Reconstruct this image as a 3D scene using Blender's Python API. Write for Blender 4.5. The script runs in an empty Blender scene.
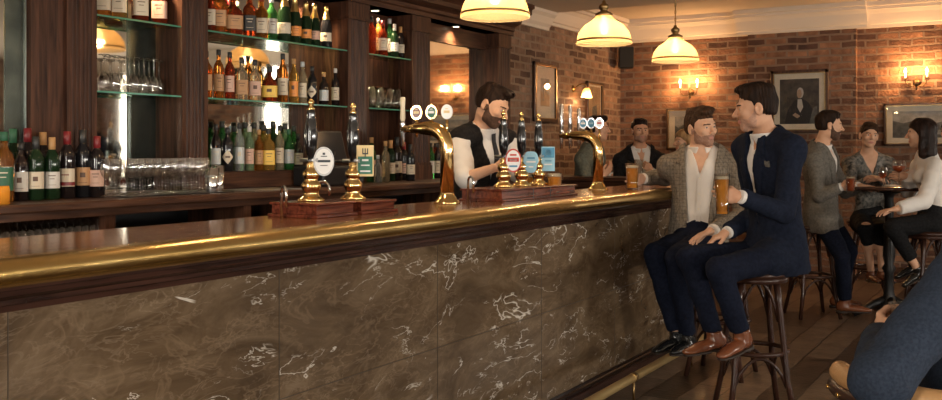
import bpy, math, random
import numpy as np
from mathutils import Vector, Matrix
random.seed(7); np.random.seed(7)
scn = bpy.context.scene
COL = scn.collection
PI = math.pi
F_PX, CX, HY, CAM_H = 951.0, 471.0, 150.0, 1.378
TH = math.radians(30.9); CT, ST = math.cos(TH), math.sin(TH)
RV = np.array([CT, ST, 0.0]); VV = np.array([-ST, CT, 0.0]); TC = -VV; UP = np.array([0, 0, 1.0])
def P(u, v, d):
    r = (u-CX)/F_PX*d
    return np.array([r*CT-d*ST, r*ST+d*CT, CAM_H-(v-HY)/F_PX*d])
def Yat(u, X):
    k = (u-CX)/F_PX
    return X*(k*ST+CT)/(k*CT-ST)
def Xat(u, Y):
    k = (u-CX)/F_PX
    return Y*(k*CT-ST)/(k*ST+CT)

# ---------------- camera and view ----------------
cam = bpy.data.cameras.new('camera'); cam.sensor_width = 36; cam.lens = 36*F_PX/942
cam.shift_y = -50/942; cam.clip_start = 0.05
co = bpy.data.objects.new('camera', cam); COL.objects.link(co)
co.location = (0, 0, CAM_H); co.rotation_euler = (PI/2, 0, TH); scn.camera = co
scn.view_settings.view_transform = 'Standard'; scn.view_settings.look = 'None'
scn.view_settings.gamma = 1; scn.view_settings.use_curve_mapping = False
scn.view_settings.exposure = 0.0
try:
    scn.cycles.max_bounces = 10; scn.cycles.transparent_max_bounces = 24
    scn.cycles.transmission_bounces = 8; scn.cycles.glossy_bounces = 4; scn.cycles.diffuse_bounces = 4
    scn.cycles.sample_clamp_indirect = 6; scn.cycles.caustics_refractive = False; scn.cycles.caustics_reflective = False
except Exception: pass

# ---------------- materials ----------------
def nmat(name):
    m = bpy.data.materials.new(name); m.use_nodes = True
    nt = m.node_tree; b = nt.nodes['Principled BSDF']
    return m, nt, b
def N(nt, t, **kw):
    n = nt.nodes.new(t)
    for k, v in kw.items():
        if hasattr(n, k): setattr(n, k, v)
        else: n.inputs[k].default_value = v
    return n
def L(nt, a, b): nt.links.new(a, b)
def c4(c): return (c[0], c[1], c[2], 1)
def ramp(nt, src, stops):
    r = N(nt, 'ShaderNodeValToRGB')
    while len(r.color_ramp.elements) < len(stops): r.color_ramp.elements.new(0.5)
    for e, (p, c) in zip(r.color_ramp.elements, stops): e.position = p; e.color = c4(c)
    L(nt, src, r.inputs[0]); return r
def mat(name, c, rough=.5, metal=0, c2=None, scale=8, stretch=(1, 1, 1), bump=0, bscale=60, coat=0, emit=None, estr=0, trans=0, ior=1.45, alpha=1, spec=.5, sheen=0, detail=4):
    m, nt, b = nmat(name)
    b.inputs['Base Color'].default_value = c4(c); b.inputs['Roughness'].default_value = rough
    b.inputs['Metallic'].default_value = metal; b.inputs['Specular IOR Level'].default_value = spec
    b.inputs['Coat Weight'].default_value = coat; b.inputs['Coat Roughness'].default_value = .12
    b.inputs['Transmission Weight'].default_value = trans; b.inputs['IOR'].default_value = ior
    b.inputs['Sheen Weight'].default_value = sheen
    if emit: b.inputs['Emission Color'].default_value = c4(emit); b.inputs['Emission Strength'].default_value = estr
    tc = N(nt, 'ShaderNodeTexCoord'); mp = N(nt, 'ShaderNodeMapping'); mp.inputs['Scale'].default_value = stretch
    L(nt, tc.outputs['Object'], mp.inputs[0])
    if c2 is not None:
        n = N(nt, 'ShaderNodeTexNoise'); n.inputs['Scale'].default_value = scale; n.inputs['Detail'].default_value = detail
        L(nt, mp.outputs[0], n.inputs['Vector'])
        r = ramp(nt, n.outputs[0], [(.32, c), (.68, c2)]); L(nt, r.outputs[0], b.inputs['Base Color'])
    if bump:
        n = N(nt, 'ShaderNodeTexNoise'); n.inputs['Scale'].default_value = bscale; n.inputs['Detail'].default_value = 3
        L(nt, mp.outputs[0], n.inputs['Vector'])
        bp = N(nt, 'ShaderNodeBump'); bp.inputs['Strength'].default_value = bump; bp.inputs['Distance'].default_value = .01
        L(nt, n.outputs[0], bp.inputs['Height']); L(nt, bp.outputs[0], b.inputs['Normal'])
    return m
def thin_glass(name, tint=(.96, .98, .97), refl=.12, rough=.02, slope=.8):
    m = bpy.data.materials.new(name); m.use_nodes = True; nt = m.node_tree; nt.nodes.clear()
    o = N(nt, 'ShaderNodeOutputMaterial'); t = N(nt, 'ShaderNodeBsdfTransparent'); t.inputs[0].default_value = c4(tint)
    g = N(nt, 'ShaderNodeBsdfGlossy'); g.inputs['Roughness'].default_value = rough
    lw = N(nt, 'ShaderNodeLayerWeight'); lw.inputs['Blend'].default_value = .35
    pw_ = N(nt, 'ShaderNodeMath', operation='POWER'); pw_.inputs[1].default_value = 1.35; L(nt, lw.outputs['Facing'], pw_.inputs[0])
    ma = N(nt, 'ShaderNodeMath', operation='MULTIPLY_ADD'); ma.inputs[1].default_value = slope; ma.inputs[2].default_value = refl
    mx = N(nt, 'ShaderNodeMixShader'); L(nt, pw_.outputs[0], ma.inputs[0])
    ma.use_clamp = True
    L(nt, ma.outputs[0], mx.inputs[0]); L(nt, t.outputs[0], mx.inputs[1]); L(nt, g.outputs[0], mx.inputs[2]); L(nt, mx.outputs[0], o.inputs[0])
    return m
def wood(name, a, b_, rough=.35, axis=2, scale=5, coat=.15, bump=.25, spec=.2):
    st = [9, 9, 9]; st[axis] = .7
    m, nt, b = nmat(name)
    tc = N(nt, 'ShaderNodeTexCoord'); mp = N(nt, 'ShaderNodeMapping'); mp.inputs['Scale'].default_value = st
    L(nt, tc.outputs['Object'], mp.inputs[0])
    n = N(nt, 'ShaderNodeTexNoise'); n.inputs['Scale'].default_value = scale; n.inputs['Detail'].default_value = 6; n.inputs['Distortion'].default_value = .6
    L(nt, mp.outputs[0], n.inputs['Vector'])
    r = ramp(nt, n.outputs[0], [(.3, a), (.7, b_)]); L(nt, r.outputs[0], b.inputs['Base Color'])
    b.inputs['Roughness'].default_value = rough; b.inputs['Coat Weight'].default_value = coat; b.inputs['Coat Roughness'].default_value = .15; b.inputs['Specular IOR Level'].default_value = spec
    bp = N(nt, 'ShaderNodeBump'); bp.inputs['Strength'].default_value = bump; bp.inputs['Distance'].default_value = .003
    L(nt, n.outputs[0], bp.inputs['Height']); L(nt, bp.outputs[0], b.inputs['Normal'])
    return m
def brick(name, horiz, c1, c2, mortar, bw=.225, bh=.075, rough=.85, off=.5, ms=.012, bumpd=.02, swap=False, dark=(.10, .045, .03)):
    m, nt, b = nmat(name)
    tc = N(nt, 'ShaderNodeTexCoord'); sp = N(nt, 'ShaderNodeSeparateXYZ'); cb = N(nt, 'ShaderNodeCombineXYZ')
    L(nt, tc.outputs['Object'], sp.inputs[0])
    h = {'X': 0, 'Y': 1}[horiz]
    wn = N(nt, 'ShaderNodeTexNoise'); wn.inputs['Scale'].default_value = 5; L(nt, tc.outputs['Object'], wn.inputs['Vector'])
    wm = N(nt, 'ShaderNodeVectorMath', operation='MULTIPLY_ADD'); wm.inputs[1].default_value = (.03, .03, 0)
    L(nt, wn.outputs['Color'], wm.inputs[0])
    L(nt, sp.outputs[h], cb.inputs[0]); L(nt, sp.outputs[2] if not swap else sp.outputs[1-h], cb.inputs[1]); L(nt, cb.outputs[0], wm.inputs[2])
    bk = N(nt, 'ShaderNodeTexBrick'); L(nt, wm.outputs[0], bk.inputs['Vector'])
    bk.offset = off
    bk.inputs['Color1'].default_value = (0, 0, 0, 1); bk.inputs['Color2'].default_value = (1, 1, 1, 1); bk.inputs['Mortar'].default_value = (.5, .5, .5, 1)
    bk.inputs['Scale'].default_value = 1; bk.inputs['Mortar Size'].default_value = ms; bk.inputs['Mortar Smooth'].default_value = .3
    bk.inputs['Brick Width'].default_value = bw; bk.inputs['Row Height'].default_value = bh
    r = ramp(nt, bk.outputs['Color'], [(0, dark), (.3, c1), (.7, c2), (1, tuple(x*1.25 for x in c2))])
    n = N(nt, 'ShaderNodeTexNoise'); n.inputs['Scale'].default_value = 9; n.inputs['Detail'].default_value = 6; L(nt, tc.outputs['Object'], n.inputs['Vector'])
    rr = ramp(nt, n.outputs[0], [(.3, (.45, .42, .4)), (.7, (1.0, 1.0, 1.0))])
    mu = N(nt, 'ShaderNodeMix', data_type='RGBA', blend_type='MULTIPLY'); mu.inputs[0].default_value = 1
    L(nt, r.outputs[0], mu.inputs[6]); L(nt, rr.outputs[0], mu.inputs[7])
    mx = N(nt, 'ShaderNodeMix', data_type='RGBA'); L(nt, bk.outputs['Fac'], mx.inputs[0]); L(nt, mu.outputs[2], mx.inputs[6]); mx.inputs[7].default_value = c4(mortar)
    L(nt, mx.outputs[2], b.inputs['Base Color']); b.inputs['Roughness'].default_value = rough
    sb = N(nt, 'ShaderNodeMath', operation='MULTIPLY_ADD'); sb.inputs[1].default_value = -1; L(nt, bk.outputs['Fac'], sb.inputs[0])
    n2 = N(nt, 'ShaderNodeTexNoise'); n2.inputs['Scale'].default_value = 40; L(nt, tc.outputs['Object'], n2.inputs['Vector']); L(nt, n2.outputs[0], sb.inputs[2])
    bp = N(nt, 'ShaderNodeBump'); bp.inputs['Strength'].default_value = .6; bp.inputs['Distance'].default_value = bumpd
    L(nt, sb.outputs[0], bp.inputs['Height']); L(nt, bp.outputs[0], b.inputs['Normal'])
    return m
def marble(name):
    m, nt, b = nmat(name)
    tc = N(nt, 'ShaderNodeTexCoord')
    mp = N(nt, 'ShaderNodeMapping'); mp.inputs['Rotation'].default_value = (.7, 0, 0); mp.inputs['Scale'].default_value = (1, .75, 1.7)
    L(nt, tc.outputs['Object'], mp.inputs[0])
    def noise(sc, det, dist=0, ro=.55):
        n = N(nt, 'ShaderNodeTexNoise'); n.inputs['Scale'].default_value = sc; n.inputs['Detail'].default_value = det
        n.inputs['Distortion'].default_value = dist; n.inputs['Roughness'].default_value = ro; L(nt, mp.outputs[0], n.inputs['Vector']); return n
    base = ramp(nt, noise(3.2, 9, 1.2, .65).outputs[0], [(.28, (.058, .034, .016)), (.5, (.122, .079, .043)), (.74, (.225, .158, .096))])
    def vein(sc, det, dist, w, lo, hi, msc):
        n = noise(sc, det, dist, .6)
        s = N(nt, 'ShaderNodeMath', operation='SUBTRACT'); s.inputs[1].default_value = .5; L(nt, n.outputs[0], s.inputs[0])
        a = N(nt, 'ShaderNodeMath', operation='ABSOLUTE'); L(nt, s.outputs[0], a.inputs[0])
        r = ramp(nt, a.outputs[0], [(0, (1, 1, 1)), (w, (0, 0, 0))])
        k = ramp(nt, noise(msc, 3).outputs[0], [(lo, (0, 0, 0)), (hi, (1, 1, 1))])
        q = N(nt, 'ShaderNodeMath', operation='MULTIPLY'); L(nt, r.outputs[0], q.inputs[0]); L(nt, k.outputs[0], q.inputs[1]); return q
    def over(cur, f, col, amt):
        q = N(nt, 'ShaderNodeMath', operation='MULTIPLY'); q.inputs[1].default_value = amt; L(nt, f.outputs[0], q.inputs[0])
        x = N(nt, 'ShaderNodeMix', data_type='RGBA'); L(nt, q.outputs[0], x.inputs[0]); L(nt, cur, x.inputs[6]); x.inputs[7].default_value = c4(col); return x.outputs[2]
    c = base.outputs[0]
    c = over(c, vein(5, 4, .6, .03, .42, .62, 2.3), (.24, .165, .10), .5)
    c = over(c, vein(11, 4, .8, .03, .45, .6, 3.1), (.30, .22, .15), .4)
    c = over(c, vein(1.7, 5, .6, .0065, .50, .57, 3.0), (.85, .78, .68), .85)
    c = over(c, vein(3.6, 5, .7, .008, .54, .61, 4.0), (.8, .73, .63), .8)
    L(nt, c, b.inputs['Base Color'])
    b.inputs['Roughness'].default_value = .24; b.inputs['Specular IOR Level'].default_value = .4
    return m
M = {}
M['wood'] = wood('dark_oak', (.020, .008, .005), (.095, .040, .022), .42, 2, 5, .04)
M['woodY'] = wood('dark_oak_long', (.022, .009, .006), (.095, .042, .023), .38, 1, 5, .06)
M['woodX'] = wood('dark_oak_cross', (.022, .009, .006), (.09, .04, .022), .38, 0, 5, .06)
M['mahog'] = wood('bar_top_mahogany', (.09, .03, .012), (.30, .125, .05), .16, 1, 4, .35, .05)
M['redwood'] = wood('pump_box_mahogany', (.06, .014, .008), (.2, .05, .025), .22, 1, 6, .6, .05)
M['mould'] = wood('bar_moulding', (.018, .008, .006), (.06, .026, .018), .22, 1, 5, .4, .05)
M['black'] = mat('black_metal', (.012, .012, .013), .35)  # one even black for till, fridge bodies, carcass, tray and speaker
M['blackgloss'] = mat('black_enamel', (.008, .008, .009), .08, coat=.6)
M['brass'] = mat('polished_brass', (.80, .53, .19), .16, 1, (.62, .38, .11), 5, (4, 1, 4))
M['brassrail'] = mat('brass_bar_edge', (.78, .55, .22), .27, 1, (.55, .36, .12), 3, (6, 1.2, 6), bump=.05, bscale=30)
M['raild'] = mat('foot_rail_brass', (.85, .62, .28), .35, .7, spec=.6)
M['brassd'] = mat('aged_brass', (.35, .23, .1), .32, 1)
M['gold'] = mat('gold_pump', (.95, .66, .28), .14, 1)
M['chrome'] = mat('chrome', (.75, .75, .76), .12, 1)
M['steel'] = mat('brushed_steel', (.5, .5, .5), .3, 1)
M['marble'] = marble('brown_marble')
M['joint'] = mat('tile_joint', (.06, .04, .026), .5)
M['brickY'] = brick('brick_side', 'Y', (.18, .10, .065), (.31, .185, .12), (.25, .18, .125))
M['brickX'] = brick('brick_back', 'X', (.20, .095, .055), (.34, .165, .09), (.22, .145, .10), off=.5)
M['floor'] = brick('floor_planks', 'Y', (.085, .056, .036), (.19, .135, .092), (.03, .02, .014), bw=1.1, bh=.19, rough=.3, off=.37, ms=.006, bumpd=.004, swap=True, dark=(.05, .033, .022))
M['ceil'] = mat('ceiling_paint', (.62, .54, .45), .8, c2=(.66, .58, .49), scale=2)
M['cornice'] = mat('cornice_paint', (.72, .63, .52), .6)
M['mirror'] = mat('old_mirror', (.80, .75, .66), .035, 1, (.62, .58, .5), 4)
M['antique'] = mat('foxed_mirror', (.20, .23, .20), .22, 1, (.10, .12, .11), 9, detail=9)
M['shelfglass'] = thin_glass('shelf_glass', (.80, .93, .86), .06, .02, .5)
M['shelfedge'] = mat('shelf_glass_edge', (.10, .36, .24), .15, trans=.4, emit=None)
M['glass'] = thin_glass('drinking_glass', (.96, .96, .95), .11, .05, 1.2)
M['pint'] = thin_glass('pint_glass', (.97, .96, .94), .03, .03, .9)
M['pane'] = thin_glass('picture_glass', (.95, .95, .95), .02, .01, .25)
M['candle'] = mat('candle_tube', (.75, .62, .42), .5)
M['bulb'] = mat('lit_bulb', (1, .8, .5), .5, emit=(1, .55, .2), estr=28)
M['bulb2'] = mat('lit_lamp_bulb', (1, .8, .5), .5, emit=(1, .72, .4), estr=10)
M['spot'] = mat('downlight_lens', (1, .9, .7), .5, emit=(1, .78, .5), estr=14)
M['cream'] = mat('cream_card', (.80, .70, .54), .7, c2=(.74, .64, .48), scale=20)
M['white'] = mat('white_card', (.82, .80, .76), .6)
M['foam'] = mat('beer_foam', (.85, .77, .6), .7, bump=.2, bscale=300)
M['beer'] = mat('amber_beer', (.95, .36, .04), .08, trans=.3, ior=1.2, emit=None)
M['beerred'] = mat('red_ale', (.55, .10, .02), .08, trans=.35, ior=1.2)
M['rose'] = mat('rose_wine', (.75, .22, .1), .05, trans=.85, ior=1.2)
M['leather'] = mat('tan_leather', (.50, .28, .12), .42, c2=(.38, .2, .08), scale=12, bump=.15, bscale=120)
M['bent'] = mat('stained_bentwood', (.022, .009, .006), .3, c2=(.05, .02, .012), scale=6, coat=.15, spec=.3)
M['bronze'] = mat('dark_bronze', (.10, .06, .03), .4, 1)
M['iron'] = mat('cast_iron', (.012, .011, .011), .4, bump=.2)
M['screen'] = mat('till_screen_black', (.02, .02, .022), .12)

# shade: ribbed opal glass
def shade_mat():
    m = bpy.data.materials.new('opal_glass_shade'); m.use_nodes = True; nt = m.node_tree; nt.nodes.clear()
    o = N(nt, 'ShaderNodeOutputMaterial'); tl = N(nt, 'ShaderNodeBsdfTranslucent'); tl.inputs[0].default_value = (.72, .47, .20, 1)
    p = N(nt, 'ShaderNodeBsdfPrincipled'); p.inputs['Base Color'].default_value = (.62, .48, .28, 1); p.inputs['Roughness'].default_value = .15
    mx = N(nt, 'ShaderNodeMixShader'); mx.inputs[0].default_value = .35
    tr = N(nt, 'ShaderNodeBsdfTransparent'); tr.inputs[0].default_value = (1, .9, .7, 1)
    m2 = N(nt, 'ShaderNodeMixShader'); m2.inputs[0].default_value = .18
    L(nt, tl.outputs[0], mx.inputs[1]); L(nt, p.outputs[0], mx.inputs[2]); L(nt, mx.outputs[0], m2.inputs[1]); L(nt, tr.outputs[0], m2.inputs[2]); L(nt, m2.outputs[0], o.inputs[0])
    return m
M['shade'] = shade_mat()

# ---------------- mesh builder ----------------
ORG = {}
class MB:
    def __init__(s): s.v = []; s.f = []; s.m = []; s.s = []
    def add(s, vs, fs, mi=0, sm=False):
        o = len(s.v); s.v += [tuple(map(float, x)) for x in vs]
        for f in fs: s.f.append(tuple(o+i for i in f)); s.m.append(mi); s.s.append(sm)
        return s
    def box(s, a, b, mi=0, bev=0):
        x0, y0, z0 = [min(p, q) for p, q in zip(a, b)]; x1, y1, z1 = [max(p, q) for p, q in zip(a, b)]
        if bev <= 0:
            vs = [(x, y, z) for x in (x0, x1) for y in (y0, y1) for z in (z0, z1)]
            return s.add(vs, [(0, 1, 3, 2), (4, 6, 7, 5), (0, 4, 5, 1), (2, 3, 7, 6), (0, 2, 6, 4), (1, 5, 7, 3)], mi)
        e = bev
        prof = [(x0+e, y0), (x1-e, y0), (x1, y0+e), (x1, y1-e), (x1-e, y1), (x0+e, y1), (x0, y1-e), (x0, y0+e)]
        ins = [(x0+e, y0+e), (x1-e, y0+e), (x1-e, y0+e), (x1-e, y1-e), (x1-e, y1-e), (x0+e, y1-e), (x0+e, y1-e), (x0+e, y0+e)]
        vs = [(x, y, z0) for x, y in ins]+[(x, y, z0+e) for x, y in prof]+[(x, y, z1-e) for x, y in prof]+[(x, y, z1) for x, y in ins]
        fs = [(k*8+i, k*8+(i+1) % 8, k*8+8+(i+1) % 8, k*8+8+i) for k in range(3) for i in range(8)]
        fs += [(7, 5, 3, 1), (24+1, 24+3, 24+5, 24+7)]
        return s.add(vs, fs, mi)
    def prism(s, pts, axis, a, b, mi=0, sm=False):
        """pts: closed 2D outline in the other two axes"""
        n = len(pts)
        ar = sum(pts[i-1][0]*pts[i][1]-pts[i][0]*pts[i-1][1] for i in range(n))*(-1 if axis == 1 else 1)*(1 if b > a else -1)
        if ar < 0: pts = pts[::-1]
        def mk(p, t):
            q = list(p); q.insert(axis, t); return q
        vs = [mk(p, a) for p in pts]+[mk(p, b) for p in pts]
        s.add(vs, [(i, (i+1) % n, n+(i+1) % n, n+i) for i in range(n)], mi, sm)
        s.add(vs, [tuple(range(n))[::-1], tuple(range(n, 2*n))], mi, False)
        return s
    def lathe(s, prof, n=20, c=(0, 0, 0), mi=0, sq=0, rib=0, ribn=0, a0=0, a1=2*PI, sm=True, cap=False):
        vs = []; full = abs(a1-a0-2*PI) < 1e-6; k = n if full else n+1
        for row in prof:
            r, z = row[0], row[1]; q = row[2] if len(row) > 2 else sq
            for i in range(k):
                t = a0+(a1-a0)*i/n; rr = r
                if q: rr = r/((abs(math.cos(t))**(2+q*6)+abs(math.sin(t))**(2+q*6))**(1/(2+q*6)))
                if rib: rr *= 1+rib*math.cos(ribn*t)
                vs.append((c[0]+rr*math.cos(t), c[1]+rr*math.sin(t), c[2]+z))
        fs = []
        for j in range(len(prof)-1):
            for i in range(n):
                i2 = (i+1) % k
                fs.append((j*k+i, j*k+i2, (j+1)*k+i2, (j+1)*k+i))
        s.add(vs, fs, mi, sm)
        if cap:
            o = len(s.v)-len(vs)
            s.f.append(tuple(o+i for i in range(k))[::-1]); s.m.append(mi); s.s.append(False)
            s.f.append(tuple(o+(len(prof)-1)*k+i for i in range(k))); s.m.append(mi); s.s.append(False)
        return s
    def tube(s, pts, r, n=10, mi=0, caps=True, closed=False):
        pts = [Vector(p) for p in pts]; m = len(pts)
        rs = r if hasattr(r, '__len__') else [r]*m
        up = None; vs = []
        for i, p in enumerate(pts):
            if closed: t = pts[(i+1) % m]-pts[i-1]
            else: t = (pts[min(i+1, m-1)]-pts[max(i-1, 0)])
            t.normalize()
            if up is None:
                up = Vector((0, 0, 1)) if abs(t.z) < .9 else Vector((1, 0, 0))
            up = (up-t*up.dot(t)); up.normalize(); b = t.cross(up)
            for k in range(n):
                a = 2*PI*k/n; vs.append(p+(up*math.cos(a)+b*math.sin(a))*rs[i])
        fs = []
        for i in range(m if closed else m-1):
            for k in range(n):
                j = (i+1) % m
                fs.append((i*n+k, i*n+(k+1) % n, j*n+(k+1) % n, j*n+k))
        s.add(vs, fs, mi, True)
        if caps and not closed:
            o = len(s.v)-len(vs)
            s.f.append(tuple(o+k for k in range(n))[::-1]); s.m.append(mi); s.s.append(False)
            s.f.append(tuple(o+(m-1)*n+k for k in range(n))); s.m.append(mi); s.s.append(False)
        return s
    def rot(s, ang, axis='Z', c=(0, 0, 0)):
        R = Matrix.Rotation(ang, 3, axis); c = Vector(c)
        s.v = [tuple(R @ (Vector(v)-c)+c) for v in s.v]; return s
    def move(s, t): s.v = [(v[0]+t[0], v[1]+t[1], v[2]+t[2]) for v in s.v]; return s
    def build(s, name, mats, parent=None, org=None):
        if org is None and parent is not None: org = ORG.get(parent.name)
        me = bpy.data.meshes.new(name)
        vs = s.v if org is None else [(v[0]-org[0], v[1]-org[1], v[2]-org[2]) for v in s.v]
        me.from_pydata(vs, [], s.f)
        for m in (mats if isinstance(mats, (list, tuple)) else [mats]): me.materials.append(m)
        me.polygons.foreach_set('material_index', s.m); me.polygons.foreach_set('use_smooth', s.s)
        me.update()
        o = bpy.data.objects.new(name, me); COL.objects.link(o)
        if parent is not None: o.parent = parent
        if org is not None: ORG[o.name] = org
        return o
def tag(o, label=None, cat=None, group=None, kind=None):
    if label: o['label'] = label
    if cat: o['category'] = cat
    if group: o['group'] = group
    if kind: o['kind'] = kind
    return o
def thing(name, label, cat, loc=(0, 0, 0), rz=0, group=None):
    o = bpy.data.objects.new(name, None); COL.objects.link(o); o.empty_display_size = .05
    o.location = loc; o.rotation_euler = (0, 0, rz); return tag(o, label, cat, group)
def struct(name, mb, mats): return tag(mb.build(name, mats), kind='structure')
def dup(root, loc=None, rz=None, label=None, group=None, scale=None):
    r = root.copy(); COL.objects.link(r)
    if loc is not None: r.location = loc
    if rz is not None: r.rotation_euler = (root.rotation_euler[0], root.rotation_euler[1], rz)
    if scale: r.scale = (scale, scale, scale)
    if label: r['label'] = label
    if group: r['group'] = group
    for ch in list(root.children):
        c = ch.copy(); COL.objects.link(c); c.parent = r
        for g in list(ch.children):
            d = g.copy(); COL.objects.link(d); d.parent = c
    return r
def arc(c, r, a0, a1, n, ax=(1, 0, 0), ay=(0, 0, 1)):
    c = np.array(c, float); ax = np.array(ax, float); ay = np.array(ay, float)
    return [c+ax*r*math.cos(a0+(a1-a0)*i/n)+ay*r*math.sin(a0+(a1-a0)*i/n) for i in range(n+1)]
def light(name, typ, loc, power, color, size=.05, rot=None, **kw):
    l = bpy.data.lights.new(name, typ); l.energy = power; l.color = color
    if typ == 'POINT' or typ == 'SPOT': l.shadow_soft_size = size
    for k, v in kw.items(): setattr(l, k, v)
    o = bpy.data.objects.new(name, l); COL.objects.link(o); o.location = loc
    if rot: o.rotation_euler = rot
    return o

# ---------------- the setting ----------------
XL, XR, YB, YF, ZC = -4.35, 6.0, 10.78, -3.2, 2.78
struct('floor', MB().box((XL-.3, YF-.2, -.1), (XR+.3, YB+.3, 0)), M['floor'])
struct('wall_left', MB().box((XL-.25, YF-.2, 0), (XL, YB+.25, 2.95)), M['brickY'])
# back wall with chimney breast and two windows (out of frame to the right)
wins = [(1.5, 2.48, .95, 2.62), (4.9, 5.6, .95, 2.62)]
wb = MB()
x = XL-.25
for (a, b, z0, z1) in wins:
    wb.box((x, YB, 0), (a, YB+.25, 2.95)); wb.box((a, YB, 0), (b, YB+.25, z0)); wb.box((a, YB, z1), (b, YB+.25, 2.95)); x = b
wb.box((x, YB, 0), (XR+.25, YB+.25, 2.95))
BX0, BX1, BY = Xat(748, YB-.09), Xat(856, YB-.09), YB-.09
wb.box((BX0, BY, 0), (BX1, YB+.05, 2.95))
struct('wall_back', wb, M['brickX'])
wr = MB(); y = YF-.2
rw = [(-1.6, -.2, .9, 2.5), (1.6, 3.0, .9, 2.5), (5.0, 6.4, .9, 2.5)]
for (a, b, z0, z1) in rw:
    wr.box((XR, y, 0), (XR+.25, a, 2.95)); wr.box((XR, a, 0), (XR+.25, b, z0)); wr.box((XR, a, z1), (XR+.25, b, 2.95)); y = b
wr.box((XR, y, 0), (XR+.25, YB+.25, 2.95))
struct('wall_right', wr, M['brickY'])
wf = MB(); x = XL-.25
fw = [(-2.6, -1.0, .9, 2.5), (1.0, 2.6, .9, 2.5)]
for (a, b, z0, z1) in fw:
    wf.box((x, YF-.25, 0), (a, YF, 2.95)); wf.box((a, YF-.25, 0), (b, YF, z0)); wf.box((a, YF-.25, z1), (b, YF, 2.95)); x = b
wf.box((x, YF-.25, 0), (XR+.25, YF, 2.95))
struct('wall_front', wf, M['brickX'])
WHITEP = mat('window_paint', (.75, .72, .66), .4)
def window(i, axis, pos, a, b, z0, z1):
    m = MB(); g = MB(); t = .05
    def bx(mm, p0, p1, q0, q1, d0, d1):
        if axis == 'Y': mm.box((p0, pos+d0, q0), (p1, pos+d1, q1))
        else: mm.box((pos+d0, p0, q0), (pos+d1, p1, q1))
    bx(m, a, b, z0, z0+t, .08, .14); bx(m, a, b, z1-t, z1, .08, .14); bx(m, a, a+t, z0, z1, .08, .14); bx(m, b-t, b, z0, z1, .08, .14)
    mid = (a+b)/2; bx(m, mid-.02, mid+.02, z0, z1, .08, .14); bx(m, a, b, (z0+z1)/2-.02, (z0+z1)/2+.02, .08, .14)
    bx(g, a, b, z0, z1, .105, .11)
    f = struct('window_%d' % i, m, WHITEP); g.build('window_pane', M['glass'], f)
k = 1
for (a, b, z0, z1) in wins: window(k, 'Y', YB, a, b, z0, z1); k += 1
for (a, b, z0, z1) in rw: window(k, 'X', XR, a, b, z0, z1); k += 1
for (a, b, z0, z1) in fw: window(k, 'Y', YF-.25, a, b, z0, z1); k += 1
YD = 8.78
struct('ceiling', MB().box((XL-.25, YF-.25, ZC), (XR+.25, YD, ZC+.2)).box((XL-.25, YD, 2.92), (XR+.25, YB+.25, 3.02)), M['ceil'])
# cornices: stepped profile (out, z)
cp = [(0, 2.66), (.035, 2.66), (.04, 2.69), (.055, 2.70), (.075, 2.74), (.10, 2.80), (.13, 2.835), (.15, 2.84), (.155, 2.87), (.19, 2.875), (.19, 2.925), (0, 2.925)]
cm = MB()
for (a, b, y) in ((XL, BX0-.0, YB), (BX0-.12, BX1+.12, BY), (BX1, XR, YB)):
    cm.prism([(y-o, z) for o, z in cp], 0, a, b)
struct('trim_1', cm, M['cornice'])
cp2 = [(0, 2.60), (.03, 2.60), (.035, 2.63), (.06, 2.66), (.09, 2.72), (.12, 2.75), (.12, 2.785), (0, 2.785)]
struct('trim_2', MB().prism([(XL+o, z) for o, z in cp2], 1, 6.6, YD).prism([(XL+o, z) for o, z in cp], 1, YD, YB), M['cornice'])
struct('baseboard_back', MB().box((XL, YB-.02, 0), (XR, YB, .16)), M['woodX'])
struct('baseboard_left', MB().box((XL, 7.1, 0), (XL+.02, YB, .16)), M['woodY'])

# ---------------- the bar ----------------
Y0, Y1 = .2, 6.42
XF = -2.13
bar = thing('bar_counter', 'long bar counter with brown marble front, mahogany top and brass edge', 'bar counter', (-2.3, 3.3, 0))
BO = (-2.3, 3.3, 0); ORG[bar.name] = BO
m = MB(); m.box((XF-.03, Y0, .1), (XF, Y1, 1.03)); m.box((-2.42, Y1-.05, .1), (XF, Y1, 1.03)); m.build('marble_panel', M['marble'], bar, BO)
m = MB(); m.box((XF-.001, Y0, .562), (XF+.0012, Y1, .565))
yy = Y1-.05-.95*6
for i in range(7):
    if i % 1 == 0: m.box((XF-.001, 5.19-.95*i-.001+.95, .1), (XF+.0012, 5.19-.95*i+.0015+.95, 1.02))
m.build('tile_joint', M['joint'], bar, BO)
sk = [(XF-.02, 0), (XF+.02, 0), (XF+.02, .07), (XF+.012, .08), (XF+.012, .095), (XF+.004, .10), (XF+.002, .115), (XF-.02, .115)]
MB().prism(sk, 1, Y0, Y1+.02).build('skirting', M['mould'], bar, BO)
mo = [(XF-.02, .99), (XF+.012, .99), (XF+.016, 1.005), (XF+.03, 1.01), (XF+.032, 1.022), (XF+.045, 1.03), (XF+.055, 1.034), (XF+.058, 1.046), (XF+.08, 1.052), (XF+.08, 1.085), (XF-.02, 1.085)]
MB().prism(mo, 1, Y0, Y1+.04, sm=False).build('moulding', M['mould'], bar, BO)
# top: slab with brass nosing
XB = -2.515; XT = -2.015; ZT = 1.13
MB().prism([(XB, 1.085), (XT, 1.085), (XT, ZT-.001), (XT-.004, ZT), (XB+.01, ZT), (XB, ZT-.01)], 1, Y0, Y1+.03).build('counter_top', M['mahog'], bar, BO)
br = [(XT-.02, 1.068)]
for i in range(15):
    a = -PI/2+PI*i/14*.97
    br.append((XT-.004+.044*math.cos(a), 1.098+.034*math.sin(a)))
br += [(XT-.03, ZT+.003), (XT-.03, 1.068)]
b_ = MB().prism(br, 1, Y0, Y1+.05, sm=True); b_.build('brass_edge', M['brassrail'], bar, BO)
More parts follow.
